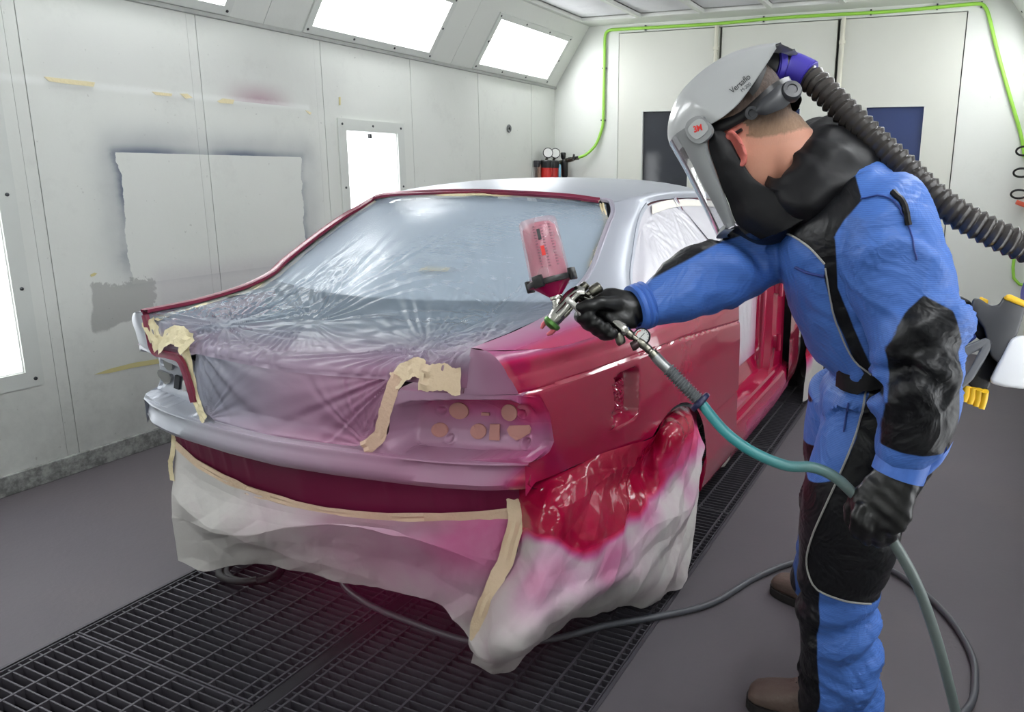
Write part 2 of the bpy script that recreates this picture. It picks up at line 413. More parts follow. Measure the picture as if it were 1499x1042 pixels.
for side in ('left', 'right'):
    sg = 1 if side == 'left' else -1; X = XL if side == 'left' else XR
    L = math.hypot(SX, SZ); e = np.array([sg*SX, 0, SZ])/L
    u = np.array([0, 1., 0])*sg; n = np.cross(u, e); Mx = np.stack([u, e, n], 1)
    nm = {5.33: 'furthest', 3.615: 'second from the far corner of', 1.93: 'third from the far corner of', .23: 'fourth from the far corner of', -1.47: 'nearest'}
    for y in SLY:
        lab = {5.33: 'smallest-looking ceiling light in the slope, next to the far corner', 3.615: 'bright double-tube light in the slope above the narrow wall window', 1.93: 'light in the slope cut off by the top edge'}.get(y, 'sloping tube light %s behind the viewer' % nm[y]) if side == 'left' else 'sloping double-tube light on the right side, %s the row' % nm[y]
        c = np.array([X, y+.545, ZW])+e*.2725
        light_fixture('slope_light', 1.09, .385, .048, M['tube'], True, lab, None, c, Mx)
    Mw = np.stack([np.array([0, sg, 0.]), np.array([0, 0, 1.]), np.array([sg, 0, 0.])], 1)
    for h in HOLES_L:
        lab = {1.38: 'tall wall light cut off by the left edge', 3.886: 'tall upright wall light behind the car roof'}.get(h[0], 'upright wall light behind the viewer') if side == 'left' else {1.38: 'upright wall light on the right wall, middle of the three', 3.886: 'upright wall light on the right wall, nearest the doors'}.get(h[0], 'upright wall light on the right wall, behind the viewer')
        light_fixture('wall_light', h[1]-h[0], h[3]-h[2], .068, M['tube_wall'], False, lab, None, (X, (h[0]+h[1])/2, (h[2]+h[3])/2), Mw)

# back wall with three doors
mb = MB(); DX = [-3.011, -2.048, -1.064, -0.121]; DZ = 2.63
slabs(mb, 1, YB+.03, .06, XL-.2, XR+.2, 0, ZC+.4, [(DX[0], DX[3], 0, DZ)])
tag(mb.build('wall_back', M['wall'], smooth=False), 'white end wall of the booth round the doors', kind='structure')
mb = MB(); slabs(mb, 1, YB+.10, .02, XL-.2, XR+.2, 0, ZC+.3); tag(mb.build('trim_4', M['joint'], smooth=False), 'dark gap behind the doors', kind='structure')
mb = MB(); slabs(mb, 1, YF-.03, .06, XL-.2, XR+.2, 0, ZC+.4); tag(mb.build('wall_front', M['wall'], smooth=False), 'white booth wall behind the viewer', kind='structure')
M['door'] = simple('door_white', (206, 207, 198), .42, 0, .04, 2)
def pane_mat(name, rgb):
    k = NT(name); k.principled(k.mix(k.noise(2.5, 3), tuple(x*.85 for x in lin(rgb)[:3])+(1,), lin(rgb)), .08, spec=.5); return k.m
M['pane_blue'] = pane_mat('blue_film_pane', (52, 66, 110)); M['pane_dark'] = pane_mat('dark_glass_pane', (50, 53, 60))
WIN = [(-2.762, -2.31, 'pane_dark'), (-1.79, -1.335, 'pane_blue'), (-.808, -.364, 'pane_blue')]
for i in range(3):
    a, b = DX[i]+.008, DX[i+1]-(.014 if i < 2 else .008); w0, w1, pm = WIN[i]
    r = empty('door_%d' % (i+1), label='white flush booth door with a dark window', kind='structure')
    m = MB(); slabs(m, 1, YB+.02, .05, a, b, .01, DZ-.008, [(w0, w1, .78, 1.945)]); m.build('leaf', M['door'], r, smooth=False)
    m = MB(); m.box(((w0+w1)/2, YB+.02, 1.3625), (w1-w0, .01, 1.165)); m.build('pane', M[pm], r, smooth=False)
    m = MB(); t = .008
    for c, s in ((((w0+w1)/2, YB+.005, 1.945), (w1-w0+.02, .03, t)), (((w0+w1)/2, YB+.005, .78), (w1-w0+.02, .03, t)), ((w0, YB+.005, 1.3625), (t, .03, 1.165)), ((w1, YB+.005, 1.3625), (t, .03, 1.165))): m.box(c, s)
    m.build('pane_frame', M['frame_white'], r, smooth=False)
M['cream'] = simple('cream_pipe', (206, 204, 188), .4)
for i, x in enumerate((-2.085, -1.03)):
    m = MB(); m.tube([(x, YB-.022, z) for z in np.linspace(.02, 2.635, 12)], .017, 12)
    for z in (2.45, 1.9, 1.35, .8, .3): m.tube([(x, YB-.022, z-.012), (x, YB-.022, z+.012)], .026, 12)
    o = m.build('door_bolt_pipe', M['cream']); tag(o, ['cream vertical locking bar beside the left door gap', 'cream vertical locking bar beside the right door gap'][i], 'bar', 'door locking bars')
# ceiling with filter panels
def filt_mat():
    k = NT('filter_fleece'); n1 = k.noise(3, 5, .6); k.principled(k.mix(n1, lin((214, 214, 217)), lin((232, 232, 234))), .9, bump=k.noise(5, 4), bstr=.5, bdist=.03); return k.m
M['filter'] = filt_mat()
XA, XB_ = XL+SX, XR-SX
ce = empty('ceiling', label='booth ceiling of white filter panels in metal frames', kind='structure')
m = MB(); slabs(m, 2, ZC+.02, .04, XA-.1, XB_+.1, YF, YB, [(XA+.03, XB_-.03, YF+.1, YB-.24)]); m.build('border', M['wall'], ce, smooth=False)
NX = 6; wx = (XB_-XA-.06)/NX; yy = np.linspace(YF+.1, YB-.24, 8)
for i in range(NX):
    for j in range(7):
        x0, x1, y0, y1 = XA+.03+i*wx+.018, XA+.03+(i+1)*wx-.018, yy[j]+.018, yy[j+1]-.018
        n = 7; G = np.array([[(x0+(x1-x0)*p/(n-1), y0+(y1-y0)*q/(n-1), ZC+.035-.03*math.sin(math.pi*p/(n-1))*math.sin(math.pi*q/(n-1))) for p in range(n)] for q in range(n)])
        m = MB(); m.grid(G, flip=True); m.build('filter_panel', M['filter'], ce)
m = MB()
for i in range(NX+1): m.box((XA+.03+i*wx, (yy[0]+yy[-1])/2, ZC+.012), (.04, yy[-1]-yy[0], .03))
m.build('frame_bar', M['wall'], ce, smooth=False)
for y in yy: m = MB(); m.box(((XA+XB_)/2, y, ZC+.014), (XB_-XA-.06, .036, .026)); m.build('frame_bar', M['wall'], ce, smooth=False)
m = MB(); slabs(m, 2, ZC+.2, .02, XA-.2, XB_+.2, YF, YB); m.build('backing', M['wall'], ce, smooth=False)

# floor grating: panels that lift out
m = MB(); m.box((-1.592, (GY0+GY1)/2, -.03), (.046, GY1-GY0, .056), bev=.004)
tag(m.build('trim_5', M['bearer'], smooth=False), 'steel bearer between the two rows of grating', kind='structure')
m = MB(); 
for x in (GX0-.006, GX1+.006): m.box((x, (GY0+GY1)/2, -.012), (.012, GY1-GY0, .03))
tag(m.build('trim_6', M['grate'], smooth=False), 'steel angle edging the pit', kind='structure')
PL = .85; barm = {}
rows = [1.24+PL*i for i in range(-3, 6)]
rows = [GY0+.15]+rows if False else rows
for col in (0, 1):
    x0, x1 = (GX0+.004, -1.617) if col == 0 else (-1.567, GX1-.004)
    for ri, y0 in enumerate(rows):
        y1 = y0+PL-.004
        lab = '%s-column floor grate, %s' % (('left', 'right')[col], 'panel %d counted from the front edge of the picture' % (ri-1)) 
        g = empty('floor_grate', ((x0+x1)/2, y0, 0), label=None, cat='grate', group='steel floor gratings under the car')
        g['label'] = ['left', 'right'][col]+' row steel grating '+{0: 'furthest behind the viewer', 1: 'behind the viewer, next row', 2: 'just below the bottom edge', 3: 'at the tail, its seam in the foreground', 4: 'under the car boot', 5: 'under the car cabin rear', 6: 'under the car doors', 7: 'under the front wheels', 8: 'at the far doors'}[ri]
        w = x1-x0; m = MB()
        for c, s in (((0, .003, -.017), (w, .005, .034)), ((0, PL-.007, -.017), (w, .005, .034)), ((-w/2+.0025, PL/2, -.017), (.005, PL-.004, .034)), ((w/2-.0025, PL/2, -.017), (.005, PL-.004, .034))): m.box(c, s)
        m.build('frame', M['grate'], g, smooth=False)
        lx = [-w/2+.026+.11*i for i in range(7)]+[w/2-.026] if col == 0 else [w/2-.030-.11*i for i in range(7)]+[-w/2+.026]
        for x in lx:
            if 'l' not in barm:
                q = MB(); q.box((0, PL/2, -.016), (.007, PL-.01, .03)); o = q.build('bearing_bar', M['grate'], g, smooth=False); barm['l'] = o.data
            else: o = link('bearing_bar', barm['l'], g)
            o.location = (x, 0, 0)
        nb = 30; ysb = [PL*(i+1)/(nb+1) for i in range(nb)]
        if 1 <= ri <= 4 or True:
            if ri <= 4:
                for y in ysb:
                    kk = 'c%d' % col
                    if kk not in barm:
                        q = MB(); q.box((0, 0, -.017), (w-.008, .0045, .028)); o = q.build('cross_bar', M['grate'], g, smooth=False); barm[kk] = o.data
                    else: o = link('cross_bar', barm[kk], g)
                    o.location = (0, y, 0)
            else:
                q = MB()
                for y in ysb: q.box((0, y, -.017), (w-.008, .0045, .028))
                o = q.build('cross_bars', M['grate'], g, smooth=False); o['kind'] = 'stuff'
# ------------------------------------------------------------------ the car
CXW, CYW, CROLL, CYAW = -1.645, 1.54, -.015, .005
cY = np.array([[math.cos(CROLL), 0, math.sin(CROLL)], [0, 1, 0], [-math.sin(CROLL), 0, math.cos(CROLL)]])
cZ = np.array([[math.cos(CYAW), -math.sin(CYAW), 0], [math.sin(CYAW), math.cos(CYAW), 0], [0, 0, 1]])
RC = cZ @ cY; OC = np.array([CXW, CYW, 0])
def cp(px, py, **k):
    """sight line met with a plane u/v/z of the car's own frame (u right, v forward, z up)"""
    o = RC.T @ (CAM-OC); v = RC.T @ ray(px, py); (a, val), = k.items(); i = 'uvz'.index(a)
    return o+v*((val-o[i])/v[i])
def paint_mat(name, silver=(176, 180, 190), wet=True, deep=(152, 13, 56)):
    k = NT(name); p = k.attr('pink'); nz = k.noise(6, 4, .6); ng = k.noise(420, 2)
    p = k.math('ADD', p, k.math('MULTIPLY', k.math('SUBTRACT', nz, .5), .16), True)
    r = k.n('ValToRGB'); e = r.color_ramp.elements; e[0].position = .04; e[0].color = lin(silver)
    e[1].position = 1.0; e[1].color = lin(deep)
    for pos, c in ((.34, (170, 134, 158)), (.58, (168, 78, 124)), (.80, (184, 28, 82))):
        q = e.new(pos); q.color = lin(c)
    k.t.links.new(p, r.inputs[0])
    ro = k.n('MapRange'); k.t.links.new(p, ro.inputs[0]); ro.inputs[1].default_value = .45; ro.inputs[2].default_value = .95; ro.inputs[3].default_value = .36; ro.inputs[4].default_value = .13
    me = k.n('MapRange'); k.t.links.new(p, me.inputs[0]); me.inputs[1].default_value = 0; me.inputs[2].default_value = .5; me.inputs[3].default_value = .35; me.inputs[4].default_value = .0
    co = k.n('MapRange'); k.t.links.new(p, co.inputs[0]); co.inputs[1].default_value = .55; co.inputs[2].default_value = .95
    k.principled(r.outputs[0], ro.outputs[0], me.outputs[0], bump=ng, bstr=.015, bdist=.002, Coat_Weight=k.math('MULTIPLY', co.outputs[0], .8), Coat_Roughness=.06); return k.m
M['paint'] = paint_mat('car_paint')
M['seal_red'] = simple('old_wine_red', (122, 34, 62), .3, 0, .12, 20)
M['valance'] = simple('wine_red_valance', (100, 18, 52), .42, 0, .15, 9)
M['dark_in'] = simple('dark_interior', (40, 42, 48), .8)
M['grey_in'] = simple('grey_interior', (120, 126, 134), .8)
M['tapeY'] = simple('masking_tape', (224, 212, 172), .6, 0, .06, 30, bump=.25, bscale=90)
def tape_pink():
    k = NT('masking_tape_misted'); p = k.attr('pink'); c = k.mix(k.noise(30, 3), lin((212, 200, 160)), lin((224, 212, 176)))
    k.principled(k.mix(p, c, lin((186, 60, 112))), .6, bump=k.noise(90, 3), bstr=.25); return k.m
M['tape'] = tape_pink()

ARC = (.765, .30, .338); ARCF = (3.47, .31, .345)
def U(v): return np.interp(v, [-.1, 0, .06, .1, .18, .25, .4, .5, .65, .8, 1.0, 1.2, 1.5, 2.5, 3.0, 3.6, 4.0], [.70, .715, .737, .748, .768, .785, .812, .824, .836, .844, .851, .855, .857, .853, .835, .775, .68])
def Zs(v): return np.interp(v, [0, .2, .5, .83, 1.5, 3.6], [.864, .870, .868, .853, .795, .74])
def zbot(v):
    v = np.asarray(v, float); b = np.interp(v, [0, .03, .26, .53, .60], [.60, .628, .627, .592, .585]); c, z, r = ARC
    a = z+np.sqrt(np.maximum(r*r-(v-c)**2, 0)); b = np.where((v > .585) & (v < c+r), np.maximum(a, .16), b); b = np.where(v >= c+r, .155, b)
    c, z, r = ARCF; a = z+np.sqrt(np.maximum(r*r-(v-c)**2, 0)); return np.where(np.abs(v-c) < r, np.maximum(a, .155), b)
def prof(v, z):
    """inward offset of the flank from its half width"""
    zz = Zs(v); o = np.interp(z, [.12, .155, .2, .27, .33, .5, .72, .80, .86], [.11, .055, .022, .006, .0, .0, .0, .003, .006])
    o = o+np.where(z > zz, .004, 0)+.004*np.exp(-((z-zz)/.0045)**2)
    o = o+np.interp(z, [.865, .90, .93, .955, .975], [0, .010, .024, .046, .075])
    st = sstep(1.04, 1.12, v); o = o+st*(.006*np.exp(-((z-.335)/.004)**2)+.006*np.exp(-((z-.487)/.006)**2)+.003*sstep(.335, .345, z)*sstep(.487, .475, z)); return o
SV = [-.046, 0, .09, .18, .405, .55, .66, 1.0, 1.52, 2.5, 3.0, 3.7]
def Su(v): return np.interp(v, SV, [.638, .668, .712, .743, .778, .786, .790, .800, .805, .80, .785, .72])
def Sz(v): return np.interp(v, SV, [.981, .972, .963, .958, .959, .960, .958, .952, .938, .915, .89, .84])
def Erear(z): return np.interp(z, [.60, .684, .688, .697, .72, .80, .845, .858, .8635, .865, .90, .95, .99], [0, 0, .05, .078, .094, .084, .06, .035, .008, .0, -.012, -.035, -.046])
def fuel(v, z):
    a = np.abs((v-.425-(z-.76)*.10))-.043; b = np.abs(z-.760)-.052; d = np.hypot(np.maximum(a, 0), np.maximum(b, 0))+np.minimum(np.maximum(a, b), 0)-.022
    return d
def mirror(G): G = np.array(G); G[..., 0] *= -1; return G
car = empty('car', OC, (0, CROLL, CYAW), label='two-door car body half sprayed red over silver, stripped and masked on the grating', cat='car')
def part(name, G, mat, pink=None, both=False, lpink=None, flip=False, parent=None, clean=True, extra=None, angle=40):
    res = []
    for sd in ((1, -1) if both else (1,)):
        m = MB(); H = G if sd == 1 else mirror(G); m.grid(H, flip=flip ^ (sd == -1))
        f = pink if sd == 1 else (lpink or (lambda P: np.zeros(len(P))))
        P = np.asarray(H, float).reshape(-1, 3)
        at = {'pink': f(P)} if f is not None else None
        res.append(m.build(name, mat, parent or car, attrs=at, clean=clean, angle=angle))
    return res
# flank
def flank(v0f, v1, zl, cols, rear=True, zlo=None):
    rows = []
    for z in zl:
        s = cols; v = v0f(z)+(v1-v0f(z))*s; zz = np.maximum(z, zbot(v)); u = U(v)-prof(v, zz)
        d = fuel(v, zz); u = u-.045*sstep(.004, -.010, d)-.003*np.exp(-(d/.006)**2)
        rows.append(np.stack([u, v, zz], 1))
    for q in np.linspace(.2, 1, 9):
        z9 = .915; v = v0f(z9)+(v1-v0f(z9))*cols; u9 = U(v)-prof(v, np.full_like(v, z9)); vs = v+(np.where(cols < .02, v0f(.98)-v0f(z9), 0))*q
        v = v0f(z9+(.98-z9)*q)+(v1-v0f(z9))*cols if rear else v
        su, sz = Su(v), Sz(v); ang = q*math.pi/2
        k1, k2 = 1-math.cos(ang*.92), math.sin(ang)
        rows.append(np.stack([u9+(su-u9)*(.35*q+.65*k1/(1-math.cos(math.pi/2*.92))), v, z9+(sz-z9)*(.4*q+.6*k2)], 1))
    return np.array(rows)
def cols_from(vs, v1): a = np.array(sorted(set(np.round(vs, 4)))); return a/v1
vs = np.r_[np.linspace(0, .12, 16), np.arange(.12, .34, .02), np.arange(.34, .52, .004), np.arange(.52, .58, .01), np.arange(.58, .66, .005), np.arange(.66, 1.04, .014), np.arange(1.04, 1.12, .0035), np.arange(1.12, 1.521, .025), 1.52]
zl = np.r_[.14, .17, np.arange(.2, .62, .012), np.arange(.62, .9151, .0045)]
QG = flank(Erear, 1.52, zl, cols_from(vs, 1.52))
def q_pink(P):
    u, v, z = P.T; p = np.ones(len(P)); p = np.minimum(p, 1-.45*sstep(.93, .965, z)*sstep(.9, .1, v)); p = np.minimum(p, 1-.75*sstep(.90, .965, z)*sstep(.30, .6, v))
    p = p-.25*sstep(.07, .0, v)*sstep(.70, .62, z); return p
part('quarter_panel', QG, M['paint'], q_pink, both=True, flip=False, angle=25)
# door-jamb return at the front end of the quarter
J = np.array([[r[-1]+np.array([-.10*t, -.004*t, 0]) for t in np.linspace(0, 1, 3)] for r in QG]); part('door_jamb', J, M['paint'], lambda P: np.full(len(P), 1.), both=True)
# C pillar and deck strip: gutter line G to shoulder / window line B
Gc = [(.600, -.046, .984), (.603, .09, .987), (.606, .18, .992), (.612, .33, 1.010), (.618, .45, 1.040), (.629, .52, 1.074), (.625, .60, 1.117), (.606, .70, 1.176), (.585, .80, 1.230), (.566, .88, 1.266), (.535, .928, 1.300)]
Bc = [(.638, -.046, .981), (.712, .09, .963), (.743, .18, .958), (.770, .33, .959), (.784, .50, .960), (.772, .605, .970), (.700, .708, 1.057), (.652, .845, 1.145), (.615, .97, 1.222), (.598, 1.05, 1.262), (.590, 1.12, 1.287)]
mid = []
for i, (g, b) in enumerate(zip(Gc, Bc)):
    g, b = np.array(g), np.array(b); o = [.002, .006, .008, .012, .016, .020, .020, .018, .016, .014, .014][i]; n = np.array([.55, 0, .84]) if i < 4 else np.array([.75, -.35, .30]) if i < 10 else np.array([.55, -.2, .8])
    mid.append([g, g*.68+b*.32+n*o*.9, g*.32+b*.68+n*o, b])
CG = np.array([cr_param(np.array([m_[k] for m_ in mid]), 80) for k in range(4)]); CG = np.array([cr_param(CG[:, j], 16) for j in range(80)])
def c_pink(P): u, v, z = P.T; return np.clip(.62*sstep(1.04, .96, z)*sstep(.62, .25, v)+.25*sstep(.66, .74, u)*sstep(1.05, .97, z), 0, .75)
part('rear_pillar', CG, M['paint'], c_pink, both=True, flip=True)
# window channels (wine red on the far side and along the roof edge, silver on the near side)
def band(curve, wdt, up, mat, name, n=60, attrs=0.0, thick=.006):
    C = cr(curve, n); T = np.gradient(C, axis=0); T /= np.linalg.norm(T, axis=1)[:, None]; up = np.array(up, float); S = np.cross(T, up); S /= np.linalg.norm(S, axis=1)[:, None]; N = np.cross(S, T)
    G = np.stack([C-S*wdt/2-N*thick, C-S*wdt/2+N*thick*.6, C, C+S*wdt/2+N*thick*.6, C+S*wdt/2-N*thick], 1); m = MB(); m.grid(G)
    return m.build(name, mat, car, attrs={'pink': np.full(G.shape[0]*5, attrs)}, clean=2)
Lg = [(-g[0]+.010, g[1], g[2]+.006) for g in Gc]+[(-.50, .912, 1.311)]
band(Lg, .030, (0, -.35, 1), M['seal_red'], 'window_channel')
band([(g[0]-.006, g[1], g[2]+.003) for g in Gc[4:]]+[(.50, .912, 1.311)], .016, (0, -.5, 1), M['paint'], 'window_channel', attrs=.12)
TOPE = [(-.50, .900, 1.309), (-.35, .872, 1.325), (0, .855, 1.336), (.35, .872, 1.325), (.50, .900, 1.309)]
band([(a, b-.004, c) for a, b, c in TOPE], .020, (0, -.6, 1), M['seal_red'], 'window_channel', n=80)
# roof
def rail(v): return np.interp(v, [.86, .928, 1.05, 1.2, 1.4, 1.6, 1.9, 2.15, 2.35], [.528, .535, .553, .562, .565, .564, .556, .54, .52]), np.interp(v, [.86, .928, 1.05, 1.2, 1.4, 1.6, 1.9, 2.15, 2.35], [1.296, 1.301, 1.318, 1.328, 1.332, 1.331, 1.322, 1.295, 1.25])
def crown(v): return np.interp(v, [.855, .95, 1.1, 1.3, 1.6, 1.9, 2.15, 2.32], [1.339, 1.353, 1.367, 1.379, 1.384, 1.378, 1.350, 1.315])
rows = []
for i, s in enumerate(np.linspace(0, 1, 40)):
    r = []
    for q in np.linspace(-1, 1, 41):
        a = abs(q); vr = np.interp(a, [0, .4, .7, .92, 1], [.850, .858, .874, .902, .928]); vf = np.interp(a, [0, .6, 1], [2.30, 2.27, 2.15]); v = vr+(vf-vr)*s
        ru, rz = rail(v); zc = crown(v); r.append((ru*q, v, zc-(zc-rz)*(a**2.6)))
    rows.append(r)
part('roof', np.array(rows), M['paint'], lambda P: np.zeros(len(P)), flip=True)
# roof rail down to the side window
WT = [(.590, 1.12, 1.287), (.586, 1.19, 1.296), (.584, 1.35, 1.301), (.582, 1.6, 1.299), (.579, 1.95, 1.286), (.575, 2.12, 1.252), (.59, 2.28, 1.20)]
ro = [(rail(v)[0], v, rail(v)[1]) for v in (.928, 1.06, 1.28, 1.55, 1.83, 2.05, 2.15)]
off_ = np.array([.55, -.05, .8])*.013
part('roof_rail', loft([ro, [np.array(a)*.68+np.array(b)*.32+off_*.9 for a, b in zip(ro, WT)], [np.array(a)*.32+np.array(b)*.68+off_ for a, b in zip(ro, WT)], WT], 50, 12), M['paint'], lambda P: np.zeros(len(P)), both=True)
ins = [(a[0]-.02, a[1]+.01, a[2]-.022) for a in WT]
for sd in (1,):
    G = loft([[(a[0]-.002, a[1], a[2]-.003) for a in WT], ins], 50, 3); m = MB(); m.grid(G); m.build('window_channel', M['seal_red'], car)
# quarter window rear upright frame
WB = Bc[:4:-1]
band(WB, .016, (1, 0, .3), M['paint'], 'window_channel', n=30, attrs=.0)
# side glass masked over, pillar between the panes
def film_mat(name, tint, alpha, rough=.22):
    k = NT(name); p = k.attr('pink'); wr = k.noise(3, 4, .6)
    c = k.mix(wr, tuple(x*.92 for x in lin(tint)[:3])+(1,), lin(tint)); c = k.mix(p, c, lin((176, 70, 126)))
    k.principled(c, k.math('ADD', k.math('MULTIPLY', p, .22), rough), bump=k.noise(55, 3, .6, mapping=(.4, 1.6, 1)), bstr=.12, spec=.6, Alpha=k.math('ADD', k.math('MULTIPLY', p, .45*(1-alpha)), alpha, True)); return k.m
M['film'] = film_mat('masking_film', (166, 182, 198), .47, .27); M['film_side'] = film_mat('masking_film_side', (206, 204, 212), .93, .3)
def pucker(Q, pts, amp, nr=40, fall=.25, seed=0):
    """radiating tension folds round the points where the film is held; Q = nx2 in metres"""
    h = np.zeros(len(Q))
    for i, p in enumerate(pts):
        dlt = Q-np.array(p[:2]); r = np.hypot(*dlt.T)+1e-6; th = np.arctan2(dlt[:, 1], dlt[:, 0]); a = p[2] if len(p) > 2 else 1
        ph = vn(np.stack([np.cos(th)*3, np.sin(th)*3, np.full_like(th, i*5.+seed)], 1), 1.4)*5
        s = np.sin(th*nr+ph)+.6*np.sin(th*nr*.43+ph*2)
        h += a*amp*s*np.exp(-r/fall)*np.minimum(r/.05, 1)
    return h
def with_normals(G):
    du = np.gradient(G, axis=1); dv = np.gradient(G, axis=0); N = np.cross(du, dv); return N/(np.linalg.norm(N, axis=2)[..., None]+1e-12)
def clamp_edge(n, m, e=.06):
    a = np.minimum(np.linspace(0, 1, n), np.linspace(1, 0, n))[:, None]; b = np.minimum(np.linspace(0, 1, m), np.linspace(1, 0, m))[None]; return np.minimum(np.minimum(a, b)/e, 1)
def film_sheet(curves, n, m, pts, amp, nr, fall, mat, name, pinkf, parent, flip=False, extra=None, edge=.05, name_r=False):
    G = loft(curves, n, m); N = with_normals(G); P = G.reshape(-1, 3)
    Qx = np.stack([P[:, 0]*2.2+P[:, 1]*1.1, P[:, 1]*21-P[:, 0]*3.5, P[:, 2]*9], 1); rip = vn(Qx, 1.0, 4.0)+.6*vn(Qx*2.3, 1.0, 9.0)
    h = ((.0045*sstep(.62, .25, P[:, 1]) if name_r else .0*P[:, 1])*np.sign(rip)*np.abs(rip)**1.3).reshape(m, n)*clamp_edge(m, n, edge)+pucker(np.stack([P[:, 0], P[:, 1]+ (1.0-P[:, 2])*1.0], 1) if extra is None else extra(P), pts, amp, nr, fall).reshape(m, n)*clamp_edge(m, n, edge)*((.22+.78*sstep(.62, .36, P[:, 1])).reshape(m, n) if name_r else 1)
    G = G+N*h[..., None]*(-1 if flip else 1); k = MB(); k.grid(G, flip=flip)
    return k.build(name, mat, parent, attrs={'pink': pinkf(G.reshape(-1, 3))}, angle=80)
sf = empty('side_window_film', OC, (0, CROLL, CYAW), label='pale plastic film taped over the side windows on the near side', cat='film')
bot = [(.778, .600, .960), (.788, .75, .953), (.794, 1.1, .946), (.799, 1.45, .936), (.799, 1.72, .932)]
top = [(.652, .845, 1.140), (.606, 1.02, 1.240), (.587, 1.13, 1.278), (.582, 1.28, 1.293), (.581, 1.46, 1.294)]
md = [((a[0]+b[0])/2+.004, (a[1]*.5+b[1]*.5), (a[2]+b[2])/2) for a, b in zip(top, bot)]
md[0] = (.702, .712, 1.050)
pk = lambda P: np.clip(.18*sstep(1.1, .97, P[:, 2]), 0, 1)
film_sheet([top, md, bot], 80, 60, [(1.0, 1.22), (1.12, 1.27), (.66, 1.0), (1.36, 1.28)], .0035, 22, .12, M['film_side'], 'film', pk, sf, extra=lambda P: P[:, 1:3])
bot2 = [(.796, 1.70, .936), (.796, 2.0, .930), (.79, 2.40, .92)]; top2 = [(.581, 1.455, 1.294), (.578, 1.7, 1.292), (.572, 2.10, 1.250)]
md2 = [((a[0]+b[0])/2+.012, (a[1]+b[1])/2, (a[2]+b[2])/2) for a, b in zip(top2, bot2)]
film_sheet([top2, md2, bot2], 60, 40, [(1.4, 1.28), (1.95, 1.25)], .002, 20, .12, M['film_side'], 'film', pk, sf, extra=lambda P: P[:, 1:3])
G = loft([[(.592, 1.16, 1.284), (.586, 1.42, 1.297), (.582, 2.0, 1.274)], [(.608, 1.12, 1.252), (.602, 1.44, 1.268), (.600, 2.03, 1.246)]], 30, 3)
M['tape_pale'] = simple('pale_tape', (226, 222, 214), .55, 0, .05, 30); m = MB(); m.grid(G+np.array([.003, 0, 0])); tag(m.build('tape', M['tape_pale'], sf), 'pale tape edge along the roof')
band([(.586, 1.422, 1.300), (.640, 1.494, 1.146), (.672, 1.533, 1.073), (.795, 1.66, .940)], .030, (1, 0, .4), M['paint'], 'door_pillar', n=20, attrs=.1, thick=.012)
band([(.584, 1.452, 1.300), (.638, 1.526, 1.146), (.670, 1.566, 1.073), (.793, 1.70, .940)], .008, (1, 0, .4), M['seal_red'], 'pillar_seal', n=20, thick=.012)
m = MB(); G = loft([[(-.565, 1.1, 1.285), (-.565, 1.9, 1.29)], [(-.79, .62, .96), (-.80, 2.3, .93)]], 12, 8); m.grid(G, flip=True); m.build('side_window', M['grey_in'], car)

# ---- tail: vertical panel with lamp recesses, both sides
def V0(u): return np.interp(np.abs(u), [0, .2, .41, .50, .569, .63, .67, .715, .75], [-.118, -.105, -.078, -.062, -.043, -.026, -.013, .002, .03])
def uopen(z): return np.interp(z, [.687, .695, .71, .73, .78, .84, .868, .880], [.262, .30, .335, .348, .362, .382, .405, .44])
def flv(u, z): return np.interp(np.abs(u), [.34, .48, .60, .72], [-.012, .028, .052, .058])-.018*sstep(.74, .70, z)
def rec(px, py, dv=0.0):
    q = np.array([.5, .02, .75])
    for _ in range(8): q = cp(px, py, v=float(flv(q[0], q[2]))+dv)
    return (float(q[0]), float(q[2]))
FP = np.array([rec(*p) for p in ((613, 645), (616, 615), (626, 592), (640, 584), (700, 582), (758, 584.5), (776, 594), (786, 625), (787, 650), (779, 661), (702, 659), (624, 656))])
RP = np.array([(.338, .745), (.342, .716), (.36, .697), (.40, .691), (.55, .691), (.69, .702), (.725, .712), (.742, .76), (.735, .80), (.715, .838), (.68, .852), (.55, .847), (.43, .836), (.385, .822), (.36, .79)])
zr = np.r_[np.linspace(.687, .72, 12), np.linspace(.724, .864, 40)]; cs = np.linspace(0, 1, 110)
rows = []
for z in zr:
    u0 = uopen(z); u1 = float(U(Erear(z))-prof(Erear(z), z))+.001; u = u0+(u1-u0)*cs; v = V0(u)
    dF = in_poly(np.stack([u, np.full_like(u, z)], 1), FP); dR = in_poly(np.stack([u, np.full_like(u, z)], 1), RP); t = np.clip((dR+.002)/np.maximum(dR-dF, .006), 0, 1); t = np.where(dF > 0, 1, np.where(dR < -.002, 0, t)); t = t*t*(3-2*t)
    fl = flv(u, z); v = v+(fl-v)*t
    e = np.maximum(sstep(.70, .735, u)*sstep(.69, .71, z), (cs > .985)*1.0); v = v*(1-e)+Erear(z)*e
    rows.append(np.stack([u, v, np.full_like(u, z)], 1))
